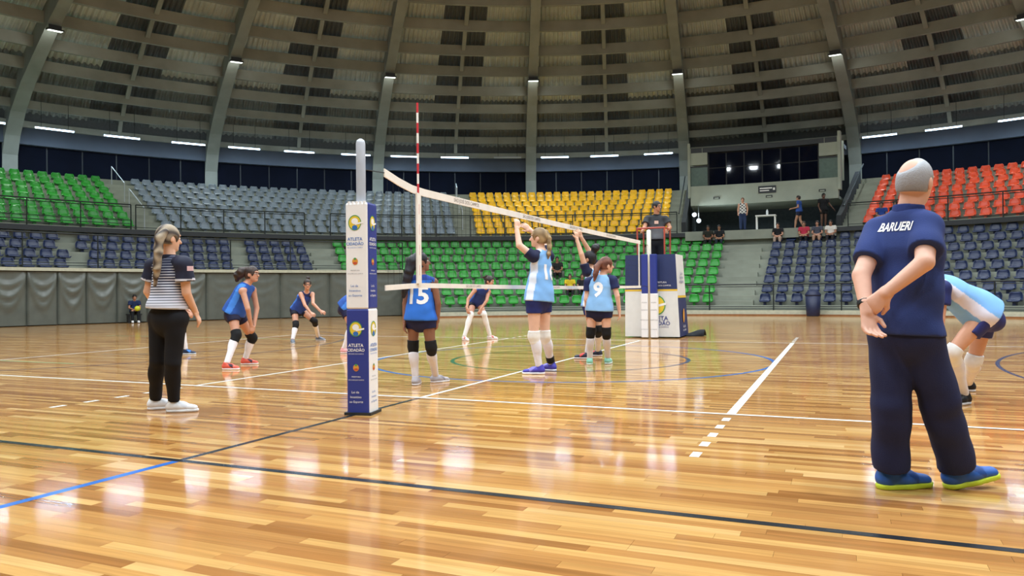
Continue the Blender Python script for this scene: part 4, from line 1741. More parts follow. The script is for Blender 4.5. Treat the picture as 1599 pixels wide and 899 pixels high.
    def collar(s, color):
        J, k = s.J, s.s
        s.part('collar', [Cone(J['N'] - s.up * 0.015 * k, J['N'] + s.up * 0.03 * k + (J['H'] - J['N']) * 0.05, 0.070 * k * s.limb, 0.064 * k * s.limb, 0.005, fa=True, fb=True)], color, M_cloth, h=min(s.h, 0.009))

    def shorts(s, color, length=0.42, g=0.016, name='shorts', top=0.07):
        J, k = s.J, s.s
        pr = [Cone(J['P'] - s.up * 0.01, J['P'] + s.up * 0.10 * k, s.pw + g * 0.6, s.pw * 0.92 + g * 0.5, 0.03, s.X, 0.74),
              Cone(J['hpL'], J['hpR'], 0.090 * k + g, 0.090 * k + g, 0.03)]
        for d in 'LR':
            pr += s.leg(d, g, 0, length, ge=g * 1.1)
        return s.part(name, pr, color, M_sport, [(J['P'] + s.up * top * k, s.up)], wrinkle=wr(0.0015, 1.1, 2))

    def trousers(s, color, g=0.02, ge=0.028, end=1.97, top=0.09, wrk=0.004, label=None):
        J, k = s.J, s.s
        pr = [Cone(J['P'] - s.up * 0.01, J['P'] + s.up * 0.12 * k, s.pw + g * 0.8, s.pw * 0.94 + g * 0.6, 0.03, s.X, 0.76),
              Cone(J['hpL'], J['hpR'], 0.092 * k + g, 0.092 * k + g, 0.03)]
        for d in 'LR':
            pr += s.leg(d, g, 0, end, ge=ge)
        return s.part('trousers', pr, color, M_cloth, [(J['P'] + s.up * top * k, s.up)], wrinkle=wr(wrk, 0.8, 4), label=label)

    def sock(s, d, color, t0=1.25, t1=1.99, g=0.006):
        return s.part('sock', s.leg(d, g, t0, t1, calf=False) + s.calf_shape(d, g), color, M_cloth,
                      h=min(s.h, 0.010))

    def calf_shape(s, d, g):
        B, C_, k = s.J['kn' + d], s.J['an' + d], s.s
        ax = nv(C_ - B)
        back = -nv(s.toe(d) - ax * (s.toe(d) @ ax))
        return [Ell(lerp(B, C_, 0.31) + back * 0.014 * k, (0.050 * k + g, 0.050 * k + g, 0.118 * k), basis(ax), 0.03)]

    def kneepad(s, d, color, t0=0.80, t1=1.24, g=0.016, name='knee_pad'):
        J = s.J
        fr = s.toe(d)
        pr = s.leg(d, g, t0, t1, calf=False)
        pr.append(Ell(J['kn' + d] + fr * 0.022 * s.s, (0.050 * s.s + 0.004, 0.050 * s.s + 0.004, 0.075 * s.s), basis(J['an' + d] - J['hp' + d]), 0.02))
        return s.part(name, pr, color, M_cloth, h=min(s.h, 0.010))

    def shoe(s, d, upper, sole, size=1.0, lift=0.0, accent=None):
        J, k = s.J, s.s * size
        t = s.toe(d)
        th = nv(np.array([t[0], t[1], 0]))
        pitch = t[2]
        side = np.cross(th, (0, 0, 1))
        a = J['an' + d]
        g0 = np.array([a[0], a[1], s.z0 + lift]) - th * 0.055 * k
        upv = nv(np.array([0, 0, 1]) - th * pitch)
        fw = nv(th + np.array([0, 0, 1]) * pitch)
        P = lambda f, z, x=0.0: g0 + fw * f * k + upv * z * k + side * x * k
        body = [Cone(P(0.03, 0.048), P(0.12, 0.050), 0.042 * k, 0.043 * k, 0.02, side, 0.95),
                Cone(P(0.11, 0.046), P(0.215, 0.034), 0.046 * k, 0.036 * k, 0.03, side, 0.72),
                Cone(P(0.035, 0.05), P(0.052, 0.105), 0.044 * k, 0.042 * k, 0.02, fb=True)]
        clip = [(P(0, 0.020), -upv)]
        hh = min(s.h, 0.0075)
        acc = np.array(lin(accent or upper))
        upc = np.array(lin(upper))

        def uc(V):
            q = (V - g0) / k
            f, x = q @ fw, q @ side
            z = q @ upv
            m = ((np.sin((f * 34 + z * 40)) > 0.35) & (f > 0.05) & (f < 0.17) & (np.abs(x) > 0.018))
            return np.where(m[:, None], acc, upc)
        o = s.part('shoe', body, uc, M_shoe, clip, h=hh)
        pr = [Cone(P(0.03, 0.014), P(0.12, 0.014), 0.043 * k, 0.044 * k, 0.02, side, 0.9),
              Cone(P(0.12, 0.014), P(0.222, 0.016), 0.047 * k, 0.037 * k, 0.02, side, 0.9)]
        V, F = surf(pr, hh, [(P(0, 0.026), upv), (P(0, 0.0), -upv)])
        so = mesh_obj('sole', (V, F), sole, M_shoe, o, s.org)
        return o

    def hair(s, color, style='pony', tail=None, tr=0.03, grow=0.012, low=-0.10, fringe=0.0, streak=None, tip=0.5):
        k = s._hk
        H, X, Y, Z = s.J['H'], s.hx, s.fd, s.hu
        P = lambda x, y, z: H + (X * x + Y * y + Z * z) * k
        pr = [Ell(P(0, -0.014, 0.020), (np.array((0.074, 0.094, 0.095)) + grow) * k, (X, Y, Z), 0.02),
              Ell(P(0, -0.040, -0.030), (np.array((0.066, 0.062, 0.075)) + grow * 0.6) * k, (X, Y, Z), 0.03)]
        pr.append(Ell(P(0, 0.115, -0.055 + fringe), np.array((0.080, 0.082, 0.115)) * k, (X, Y, Z), 0.012, neg=True))
        for sx in (-1, 1):
            pr.append(Ell(P(sx * 0.085, 0.012, -0.035), np.array((0.025, 0.035, 0.050)) * k, (X, Y, Z), 0.01, neg=True))
        clips = [(P(0, 0, low), -Z)]
        c0 = np.array(lin(color))
        c1 = np.array(lin(streak)) if streak else c0 * 1.5

        def hc(V):
            q = V @ X * 90 + np.sin(V @ Z * 40) * 1.5
            m = (np.sin(q) * 0.5 + 0.5)[:, None]
            return c0 * (1 - m * 0.6) + c1 * m * 0.6
        o = s.part('hair', pr, hc, M_hair, clips, h=s.hf)
        if tail is not None:
            pts = [np.asarray(p, float) for p in tail]
            rs = tr if hasattr(tr, '__len__') else [tr * (1 - (1 - tip) * i / (len(pts) - 1)) for i in range(len(pts))]
            tp = [Cone(pts[i], pts[i + 1], rs[i], rs[i + 1], 0.008) for i in range(len(pts) - 1)]
            V, F = surf(tp, s.hf, wrinkle=wr(0.003, 2.5, 1))
            mesh_obj('hair_tail' if style != 'bun' else 'hair_bun', (V, F), hc, M_hair, s.root, s.org)
        return o

    def glasses(s):
        k = s._hk
        H, X, Y, Z = s.J['H'], s.hx, s.fd, s.hu
        P = lambda x, y, z: H + (X * x + Y * y + Z * z) * k - s.org
        mb = MB()
        for sx in (-1, 1):
            mb.tube([P(sx * (0.033 + 0.022 * math.cos(t)), 0.102, 0.002 + 0.018 * math.sin(t)) for t in np.linspace(0, 2 * PI, 15)], 0.0025, 5, False)
            mb.tube([P(sx * 0.055, 0.100, 0.005), P(sx * 0.082, 0.0, 0.005)], 0.0025, 5)
        mb.tube([P(-0.012, 0.104, 0.005), P(0.012, 0.104, 0.005)], 0.0025, 5)
        mb.build('glasses', mat('glasses_frame', '2a2a30', 0.3), s.root)

    def print_text(s, txt, size, up_pos, color, shear=0.0, side=-1, x=0.0, off=0.035, name='number', xs=1.0):
        """lettering laid on the back (side=-1) or chest (side=1) of the shirt"""
        V, F = s.shirt_vf
        bv = BVHTree.FromPolygons([tuple(v) for v in V], [tuple(int(i) for i in f) for f in F])
        vs, fs = text_unit(txt, shear, off, True)
        X = s.X if side < 0 else -s.X
        c = lerp(s.J['P'], s.J['N'], up_pos) + X * x * s.s
        D = s.Y * side
        out = []
        for (a, b) in vs:
            p = c + X * a * size * xs + s.up * b * size + D * 0.5
            hit = bv.ray_cast(Vector(p), Vector(-D))
            q = np.array(hit[0]) if hit[0] is not None else p - D * 0.4
            out.append(q + D * 0.004 - s.org)
        return MB().add(out, fs).build(name, mat('print_' + name + color, color, 0.6), s.root)


def px(w0, **kw):
    """joints from pixels; third value = metres behind the plane at depth w0"""
    return {k: at(v[0], v[1], w0 + (v[2] if len(v) > 2 else 0.0)) for k, v in kw.items()}


def cdir(right, up, away):
    """direction in terms of the picture: right, up, away from the camera (horizontal axes)"""
    r = np.array([RT[0], RT[1], 0])
    f = np.array([FW[0], FW[1], 0])
    return nv(r * right + f * away + np.array([0, 0, 1.0]) * up)

# ------------------------------------------------------------------ people
def foot(u, v, s=1.0, lift=0.0):
    g = ground(u, v)
    return g + np.array([0, 0, 0.088 * s + lift])


def sleeves(f, color, t1=0.55, g=0.022, cuff=None, dirs='LR'):
    J, k = f.J, f.s
    c0 = np.array(lin(color))
    for d in dirs:
        A, B = J['sh' + d], J['el' + d]
        E_ = lerp(A, B, t1)
        ax = nv(B - A)

        def col(V, E_=E_, ax=ax):
            if cuff is None:
                return np.tile(c0, (len(V), 1))
            m = ((E_ - V) @ ax < 0.022 * k) & ((E_ - V) @ ax > 0.006 * k)
            return np.where(m[:, None], np.array(lin(cuff)), c0)
        pr = [Cone(A - ax * 0.0, E_, 0.052 * k * f.limb + g * 0.7, 0.050 * k * f.limb + g * 1.25, 0.02, fb=True),
              Cone(lerp(J['N'], A, 0.62), A, 0.052 * k + g * 0.5, 0.053 * k * f.limb + g * 0.7, 0.03)]
        f.part('sleeve', pr, col, M_sport, wrinkle=wr(0.002, 1.2, 3))


def jersey_color(f, main, side=None, lo=0.62, yoke=None, yk=0.9, wy=0.05):
    a, b = np.array(lin(main)), np.array(lin(side or main))
    y = np.array(lin(yoke)) if yoke else None

    def c(V):
        q = V - f.J['W']
        m = (np.abs(q @ f.X) > lo * f.cw) & (np.abs(q @ f.Y) < wy * f.s)
        out = np.where(m[:, None], b, a)
        if y is not None:
            t = (V - f.J['P']) @ f.up / np.linalg.norm(f.J['N'] - f.J['P'])
            out = np.where((t > yk)[:, None], y, out)
        return out
    return c


SK_L, SK_M, SK_D = 'e0b094', 'c8937a', '8c604c'

# 1 -- woman official, back to the camera
w0, s = 6.68, 0.99
J = px(w0, H=(264, 372, 0), N=(265, 404, 0), shL=(240, 415, .11), shR=(287, 413, -.11), elL=(231, 455, .13), wrL=(246, 482, .32),
       elR=(291, 457, -.10), wrR=(305, 487, .02), haR=(311, 500, .05), hpL=(250, 496, .05), hpR=(275, 497, -.05), knL=(246, 563, .05), knR=(270, 566, -.04))
J['anL'], J['anR'] = foot(243, 639, s), foot(272, 643, s)
f = Figure('person', 'woman official with long ponytail, striped polo and black trousers, seen from behind', J, s, cdir(.62, -.05, .75), SK_L, h=0.0095,
           toes={'L': cdir(.75, 0, .35), 'R': cdir(.9, 0, .1)}, wide=1.04)
m = bpy.data.materials.new('striped_knit')
m.use_nodes = True
N_, L_ = m.node_tree.nodes, m.node_tree.links
tc = N_.new('ShaderNodeTexCoord')
sp = N_.new('ShaderNodeSeparateXYZ')
L_.new(tc.outputs['Object'], sp.inputs[0])
sn = N_.new('ShaderNodeMath'); sn.operation = 'SINE'
mu = N_.new('ShaderNodeMath'); mu.operation = 'MULTIPLY'; mu.inputs[1].default_value = 2 * PI / 0.0235
L_.new(sp.outputs[2], mu.inputs[0]); L_.new(mu.outputs[0], sn.inputs[0])
gr = N_.new('ShaderNodeMapRange')
zt = J['N'][2]
gr.inputs[1].default_value, gr.inputs[2].default_value = 0.90, zt - 0.02
gr.inputs[3].default_value, gr.inputs[4].default_value = 1.15, -1.05
L_.new(sp.outputs[2], gr.inputs[0])
ad = N_.new('ShaderNodeMath'); ad.operation = 'ADD'
L_.new(sn.outputs[0], ad.inputs[0]); L_.new(gr.outputs[0], ad.inputs[1])
cr = N_.new('ShaderNodeValToRGB')
cr.color_ramp.elements[0].position, cr.color_ramp.elements[0].color = 0.40, (*lin('262c48'), 1)
cr.color_ramp.elements[1].position, cr.color_ramp.elements[1].color = 0.62, (*lin('d2d6e4'), 1)
mr_ = N_.new('ShaderNodeMapRange'); mr_.inputs[1].default_value = -1.6; mr_.inputs[2].default_value = 1.6
L_.new(ad.outputs[0], mr_.inputs[0]); L_.new(mr_.outputs[0], cr.inputs[0])
L_.new(cr.outputs[0], N_['Principled BSDF'].inputs['Base Color'])
N_['Principled BSDF'].inputs['Roughness'].default_value = 0.8
f.shirt('262c48', sleeve=0, hem=0.085, name='polo_shirt', m=m, g=0.022, wrk=0.004)
sleeves(f, '1e2238', 0.60, 0.026, cuff='d8dae6')
f.collar('1c2034')
f.trousers('101117', g=0.012, ge=0.016, end=1.95, top=0.13, wrk=0.003)
for d in 'LR':
    f.shoe(d, 'eeeef0', 'f4f4f4', 1.06, accent='dcdce0')
f.hair('3a2d28', tail=[at(257, 362, w0 - .09), at(249, 372, w0 - .13), at(247, 395, w0 - .16), at(245, 420, w0 - .17), at(242, 445, w0 - .16)],
       tr=[.034, .040, .036, .033, .014], streak='c9b598', low=-0.06)
MB().box(at(297, 419, w0 - .19) - f.org, (0.05, 0.012, 0.04), rz=YAW).build('sleeve_patch', mat('patch_pink', 'e4c0c8', 0.7), f.root)

# 2 -- girl with red shoes, crouching, facing the net
w0, s = 10.95, 0.96
J = px(w0, H=(394, 428, 0), N=(385, 443, 0), shL=(395, 452, .16), shR=(379, 454, -.16), elL=(401, 481, .16), wrL=(397, 507, .06), haL=(396, 518, .02),
       elR=(387, 482, -.22), wrR=(392, 507, -.12), haR=(394, 518, -.1), hpL=(368, 486, .10), hpR=(363, 489, -.10), knL=(394, 527, .34), knR=(369, 523, -.22))
J['anL'], J['anR'] = foot(383, 569, s), foot(354, 577, s)
J['pnL'], J['pnR'] = cdir(-.5, -.3, -.5), cdir(-.5, -.3, .5)
f = Figure('person', 'player in blue with red shoes and glasses, hands on her knee, facing the net', J, s, cdir(.95, .02, -.25), SK_M, h=0.011,
           toes={'L': cdir(.95, 0, .1), 'R': cdir(.95, 0, -.15)}, wide=1.08)
f.shirt(jersey_color(f, '2450a0', '3f7fd8', 0.7), sleeve=0, hem=-0.02)
f.shorts('16183a', 0.40)
for d in 'LR':
    f.kneepad(d, '141518')
    f.sock(d, 'eceaf0', 1.2)
    f.shoe(d, 'e0604f', 'f2e6e6', accent='3a2030')
f.hair('2a1c18', tail=[at(386, 421, w0), at(378, 425, w0), at(372, 430, w0), at(370, 437, w0)], tr=[.05, .075, .065, .03], streak='4a342a', low=-0.07)
f.glasses()

# 3 -- girl with grey shoes, ready stance at the back
w0, s = 16.35, 0.93
J = px(w0, H=(480, 444, -.1), N=(479, 457, -.03), shR=(470, 459, -.06), shL=(488, 459, .0), elR=(476, 476, -.22), wrR=(485, 488, -.3), haR=(490, 491, -.34),
       elL=(489, 474, -.2), wrL=(500, 485, -.26), haL=(507, 488, -.28), hpR=(460, 484, .06), hpL=(470, 484, .14), knR=(462, 507, -.16), knL=(491, 501, .04))
J['anR'], J['anL'] = foot(457, 536, s), foot(497, 531.5, s)
f = Figure('person', 'player in blue with grey shoes, crouching ready far behind the others', J, s, cdir(.35, -.05, -.9), SK_M, h=0.013,
           toes={'R': cdir(.35, 0, -.9), 'L': cdir(.9, 0, -.3)})
f.shirt(jersey_color(f, '26418a', '3a6cc0', 0.6, '1a2450'), sleeve=0, hem=-0.01)
f.shorts('12142a', 0.36)
for d in 'LR':
    f.kneepad(d, '17171a')
    f.sock(d, 'e6e4e8', 1.25)
    f.shoe(d, '6f7682', 'd8d8dc')
f.hair('2c201c', tail=[at(481, 434, w0 - .02), at(482, 435, w0 + .08)], tr=[.04, .03], low=-0.06)
f.glasses()

# 4 -- girl with pink shoes, bent behind the padded post
w0, s = 13.35, 0.95
J = px(w0, H=(572, 447, -.05), N=(562, 454, -.02), shL=(560, 458, .15), shR=(556, 460, -.15), elL=(570, 482, .14), wrL=(572, 500, .05),
       elR=(566, 484, -.2), wrR=(570, 502, -.1), hpL=(541, 478, .10), hpR=(538, 482, -.10), knL=(562, 508, .2), knR=(549, 510, -.2))
J['anL'], J['anR'] = foot(560, 547, s), foot(537, 551.5, s)
f = Figure('person', 'player in blue with pink shoes, bending behind the padded net post', J, s, cdir(.95, -.1, -.2), SK_M, h=0.013,
           toes={'L': cdir(.95, 0, 0), 'R': cdir(.95, 0, -.2)})
f.shirt(jersey_color(f, '2450a0', '3f7fd8', 0.55), sleeve=0, hem=-0.02)
f.shorts('181c44', 0.46)
for d in 'LR':
    f.kneepad(d, '17171a')
    f.sock(d, 'eceaf0', 1.2)
    f.shoe(d, 'e8a6a8', 'f0e4e4')
f.hair('2c201c', tail=[at(566, 441, w0), at(558, 444, w0)], tr=[.03, .02], low=-0.06)

# 5 -- girl mostly hidden by the woman official
w0, s = 13.5, 0.95
J = px(w0, H=(268, 432, -.02), N=(266, 448, 0), shL=(272, 453, .16), shR=(262, 454, -.16), elL=(284, 474, .2), wrL=(296, 486, .12),
       elR=(278, 478, -.22), wrR=(292, 488, -.12), hpL=(256, 486, .1), hpR=(254, 489, -.1), knL=(268, 520, .22), knR=(284, 512, -.16))
J['anL'], J['anR'] = foot(262, 545, s), foot(290, 553, s)
f = Figure('person', 'player with blue and black shoes, hidden behind the woman official', J, s, cdir(.95, 0, -.2), SK_M, h=0.013,
           toes={'L': cdir(.95, 0, 0), 'R': cdir(.97, 0, -.1)})
f.shirt(jersey_color(f, '2450a0', '3f7fd8', 0.6), sleeve=0, hem=-0.02)
f.shorts('12142a', 0.45)
for d in 'LR':
    f.kneepad(d, '17171a')
    f.sock(d, 'e6e4e8', 1.2)
    f.shoe(d, '1f2b46', 'c8d0da', accent='3f7fd0')
f.hair('2c201c', tail=[at(262, 426, w0), at(254, 432, w0)], tr=[.03, .02], low=-0.06)

# 6 -- number 15
w0, s = 8.5, 0.92
J = px(w0, H=(657, 409, .02), N=(657, 431, 0), shL=(639, 440, .04), shR=(677, 440, -.04), elL=(633, 474, .04), wrL=(632, 502, .0), haL=(631, 515, -.02),
       elR=(684, 474, -.04), wrR=(683, 500, -.02), haR=(682, 513, .0), hpL=(646, 498, .03), hpR=(668, 498, -.03), knL=(645, 541, .06), knR=(673, 542, -.02))
J['anL'], J['anR'] = foot(649, 601, s), foot(680, 597, s)
f = Figure('person', 'player in bright blue jersey number 15 with long dark braids, beside the net', J, s, cdir(.85, .12, .35), SK_D, h=0.0105,
           toes={'L': cdir(.1, 0, .9), 'R': cdir(.75, 0, .5)}, wide=0.98)
f.shirt(jersey_color(f, '2f72d6', '2c66c8', 0.75, '1c3c90', 0.90), sleeve=0, hem=-0.015, g=0.02)
f.print_text('15', 0.27, 0.54, 'f4f4f6', off=0.03)
f.shorts('171c46', 0.33)
for d in 'LR':
    f.kneepad(d, '17181b', 0.76, 1.2, 0.012)
    f.sock(d, 'e8e6ee', 1.22)
    f.shoe(d, 'b8b4bc', 'f0ecee', accent='8a8690')
f.hair('15131a', tail=[at(650, 402, w0 - .02), at(643, 408, w0 - .05), at(639, 425, w0 - .08), at(634, 445, w0 - .09), at(630, 463, w0 - .08)],
       tr=[.05, .062, .056, .05, .022], streak='2a2430', low=-0.07)

# 7 -- girl bending with white leg sleeves
w0, s = 16.65, 0.95
J = px(w0, H=(765, 439, -.14), N=(757, 449, -.05), shR=(742, 452, -.06), shL=(763, 455, .04), elR=(731, 467, -.12), wrR=(729, 481, -.22), haR=(731, 487, -.24),
       elL=(760, 469, -.08), wrL=(751, 482, -.15), haL=(749, 487, -.17), hpR=(738, 473, .16), hpL=(748, 472, .24), knR=(735, 492, -.16), knL=(756, 491, -.02))
J['anR'], J['anL'] = foot(725, 531.5, s), foot(765, 529.5, s)
f = Figure('person', 'player in blue with white leg sleeves, hands on knees in the back court', J, s, cdir(.75, -.15, -.6), SK_M, h=0.013,
           toes={'R': cdir(.5, 0, -.8), 'L': cdir(.9, 0, -.35)})
f.shirt(jersey_color(f, '22387a', '3a6cc0', 0.6), sleeve=0, hem=-0.01)
f.shorts('101226', 0.34)
for d in 'LR':
    f.sock(d, 'e9e6e2', 0.82, 1.99, 0.010)
    f.shoe(d, 'e6dcd8', 'e8d8d4', accent='c86a60')
f.hair('2c201c', tail=[at(760, 431, w0), at(755, 433, w0 + .05)], tr=[.03, .025], low=-0.06)

# 8 -- tall blonde, arms up at the net
w0, s = 9.6, 1.08
J = px(w0, H=(841, 371, .03), N=(846, 391, .03), shL=(833, 401, -.13), shR=(857, 401, .16), elL=(811, 383, -.14), wrL=(807, 358, -.04), haL=(808, 344, -.01),
       elR=(845, 372, .36), wrR=(829, 360, .38), haR=(818, 351, .37), hpL=(834, 470, -.09), hpR=(849, 469, .09), knL=(834, 525, -.08), knR=(851, 524, .10))
J['anL'], J['anR'] = foot(842, 584, s), foot(861, 579, s)
J['pnL'], J['pnR'] = cdir(-.5, 0, .8), cdir(-.5, 0, .8)
J['thL'], J['thR'] = cdir(.6, 0, .6), cdir(-.6, 0, -.6)
f = Figure('person', 'tall blonde player in light blue with purple shoes, both arms raised at the net', J, s, cdir(-.95, .05, .2), 'e8bca4', h=0.0105,
           toes={'L': cdir(-.95, 0, .1), 'R': cdir(-.7, 0, .5)}, wide=0.96)
f.shirt(jersey_color(f, '7fb2ea', 'dfe6f4', 0.5), sleeve=0, hem=-0.01, g=0.02, wrk=0.004)
sleeves(f, '161c40', 0.45, 0.015)
f.print_text('16', 0.26, 0.55, 'f0eef0', off=0.03)
f.shorts('1f2a6a', 0.34, top=0.09)
for d in 'LR':
    f.kneepad(d, 'ecebe8', 0.84, 1.22, 0.014)
    f.sock(d, 'e6e4ee', 1.18)
    f.shoe(d, '4b45b0', 'f2f0f6', accent='8a80d8')
J_ = f.J
f.part('ankle_brace', f.leg('R', 0.014, 1.72, 1.93, calf=False), '191a1e', M_cloth)
f.hair('7d6444', tail=[at(852, 362, w0 + .03), at(857, 372, w0 + .0), at(858, 384, w0 - .02), at(857, 396, w0 - .04), at(856, 403, w0 - .04)],
       tr=[.036, .034, .03, .026, .014], streak='c8aa7c', low=-0.07)

# 9 -- player with a hair bun, arms up at the net
w0, s = 11.65, 1.02
J = px(w0, H=(919, 404, .02), N=(926, 421, .02), shL=(916, 425, -.15), shR=(934, 424, .14), elL=(908, 397, -.16), wrL=(901, 374, -.08), haL=(900, 361, -.05),
       elR=(919, 390, .2), wrR=(908, 371, .16), haR=(904, 360, .14), hpL=(920, 478, -.08), hpR=(931, 478, .08), knL=(924, 516, -.06), knR=(934, 515, .08))
J['anL'], J['anR'] = foot(917, 560, s), foot(934, 556, s)
J['pnL'], J['pnR'] = cdir(-.5, 0, .8), cdir(-.5, 0, .8)
f = Figure('person', 'player in light blue with a dark hair bun, arms raised at the net', J, s, cdir(-.9, .15, .3), 'd3a488', h=0.012,
           toes={'L': cdir(-.95, 0, .1), 'R': cdir(-.8, 0, .4)})
f.shirt(jersey_color(f, '7fb2ea', 'dfe6f4', 0.5), sleeve=0, hem=-0.01, g=0.02, wrk=0.004)
sleeves(f, '141a3c', 0.48, 0.015)
f.shorts('1f2a6a', 0.34, top=0.09)
for d in 'LR':
    f.kneepad(d, '151619')
    f.sock(d, 'dfdde4', 1.22)
    f.shoe(d, '262a3e', 'd8d0d0', accent='d0483c')
f.hair('17141a', style='bun', tail=[at(927, 393, w0 + .02), at(930, 387, w0 + .02), at(933, 384, w0 + .02)], tr=[.045, .065, .04], streak='2a242c', low=-0.07)

# 10 -- number 9
w0, s = 10.6, 0.94
J = px(w0, H=(947, 414, 0), N=(938, 431, .0), shL=(919, 440, .05), shR=(957, 437, -.05), elL=(916, 467, .04), wrL=(917, 490, .14), elR=(964, 462, -.08), wrR=(967, 485, -.05),
       haR=(968, 497, -.04), hpL=(926, 484, .04), hpR=(946, 484, -.04), knL=(922, 521, .05), knR=(947, 521, -.02))
J['anL'], J['anR'] = foot(921, 569, s), foot(949, 568, s)
f = Figure('person', 'player in light blue number 9 with auburn ponytail and mint shoes', J, s, cdir(.9, .0, .25), 'e4b49c', h=0.0105,
           toes={'L': cdir(-.05, 0, -.9) * -1, 'R': cdir(.35, 0, .9)}, wide=1.05)
f.shirt(jersey_color(f, '8cbcec', '9cc4ee', 0.7), sleeve=0, hem=-0.015, g=0.02, wrk=0.004)
sleeves(f, '1a2350', 0.55, 0.015)
f.print_text('9', 0.27, 0.58, 'f4f4f6', off=0.04, x=-0.01)
f.shorts('161a40', 0.32)
for d in 'LR':
    f.kneepad(d, '131417', 0.72, 1.16, 0.013)
    f.sock(d, 'dcdae0', 1.18)
    f.shoe(d, '8fd0bc', 'd8ece6', accent='eef4f2')
f.hair('5a3226', tail=[at(938, 410, w0 - .04), at(932, 417, w0 - .07), at(930, 428, w0 - .1), at(928, 438, w0 - .11)], tr=[.045, .045, .036, .015],
       streak='8a5540', low=-0.06)

# 11 -- player bending behind the coach
w0, s = 6.6, 1.0
J = px(w0, H=(1448, 432, .0), N=(1466, 440, .02), shL=(1472, 450, -.14), shR=(1471, 447, .18), elL=(1468, 498, -.16), wrL=(1466, 540, -.14), elR=(1462, 500, .2),
       wrR=(1462, 540, .2), hpL=(1536, 493, -.09), hpR=(1538, 490, .11), knL=(1487, 550, -.06), knR=(1521, 563, .20))
J['anL'], J['anR'] = foot(1506, 631, s), foot(1512, 611, s)
f = Figure('person', 'player in light blue bending forward behind the coach', J, s, cdir(-.9, -.35, .1), 'd8a184', h=0.0105,
           toes={'L': cdir(.4, 0, .2) * -1, 'R': cdir(-.7, 0, .2)}, wide=1.04)
f.shirt(jersey_color(f, '7fb4ee', 'e2deee', 0.5), sleeve=0, hem=-0.02, g=0.024, wrk=0.006)
sleeves(f, '242c66', 0.55, 0.018)
f.shorts('2a3070', 0.46, g=0.022, top=0.08)
for d in 'LR':
    f.kneepad(d, 'ecebea', 0.86, 1.24, 0.014)
    f.sock(d, 'e8e6ee', 1.2)
    f.shoe(d, '1e1f24', 'e8e8ec')
f.hair('3a2a22', low=-0.07)

# 12 -- coach
w0, s = 3.83, 1.02
J = px(w0, H=(1430, 284, 0), N=(1418, 332, .01), shL=(1374, 360, .12), shR=(1446, 354, -.08), elL=(1345, 430, -.02), wrL=(1353, 483, -.13), haL=(1357, 506, -.15),
       elR=(1444, 409, -.22), wrR=(1386, 455, -.17), haR=(1366, 474, -.15), hpL=(1392, 522, .04), hpR=(1434, 523, -.04), knL=(1392, 630, .03), knR=(1468, 628, -.02))
J['anL'], J['anR'] = foot(1391, 762, s), foot(1497, 762, s)
J['pnL'], J['pnR'] = cdir(.2, 0, -.9), cdir(-.1, -.3, .8)
J['thL'], J['thR'] = cdir(.9, -.2, 0), cdir(-.2, -.9, 0)
J['curl'] = 0.8
f = Figure('person', 'grey-haired coach in navy shirt and trousers, hands clasped behind his back', J, s, cdir(.80, -.02, .55), 'e2b09a', 'm', h=0.0085,
           toes={'L': cdir(.95, 0, .12), 'R': cdir(.95, .16, .1)}, fine=0.005, wide=0.93)
f.shirt('2a3a72', sleeve=0.70, hem=0.0, g=0.022, name='shirt', m=M_cloth, wrk=0.0045, sg=0.014)
f.print_text('BARUERI', 0.062, 0.87, 'f2f2f4', shear=0.22, off=0.03, x=-0.01, name='lettering', xs=0.72)
f.collar('22316c')
f.trousers('20264a', g=0.020, ge=0.052, end=1.93, top=0.06, wrk=0.0045)
f.shoe('L', '2f5fae', 'c8d838', 1.12, accent='24478a')
f.shoe('R', '2f5fae', 'c8d838', 1.12, accent='24478a')
# short grey hair with a bald crown
k = f._hk
X, Y, Z, H = f.hx, f.fd, f.hu, f.J['H']
Pt = lambda x, y, z: H + (X * x + Y * y + Z * z) * k
pr = [Ell(Pt(0, -0.014, 0.020), np.array((0.079, 0.098, 0.099)) * k, (X, Y, Z), 0.02), Ell(Pt(0, -0.036, -0.030), np.array((0.070, 0.066, 0.070)) * k, (X, Y, Z), 0.03),
      Ell(Pt(0, 0.115, -0.05), np.array((0.085, 0.080, 0.13)) * k, (X, Y, Z), 0.012, neg=True), Ell(Pt(-0.024, -0.088, 0.108), np.array((0.052, 0.052, 0.052)) * k, (X, Y, Z), 0.045, neg=True)]
for sx in (-1, 1):
    pr.append(Ell(Pt(sx * 0.088, 0.004, -0.025), np.array((0.024, 0.028, 0.045)) * k, (X, Y, Z), 0.01, neg=True))
gh, gw = np.array(lin('84868e')), np.array(lin('c0c2c8'))
f.part('hair', pr, lambda V: gh + (gw - gh) * np.clip(((V - H) @ Z / 0.1 * 0.5 + 0.35), 0, 1)[:, None],
       M_hair, [(Pt(0, 0, -0.055), -Z)], h=0.005)
# watch
Wp, Wd = f.J['wrL'], nv(f.J['wrL'] - f.J['elL'])
f.part('watch', [Cone(Wp - Wd * 0.045, Wp - Wd * 0.018, 0.041, 0.0395, 0.003, fa=True, fb=True)], '17181b', M_shoe, h=0.005)

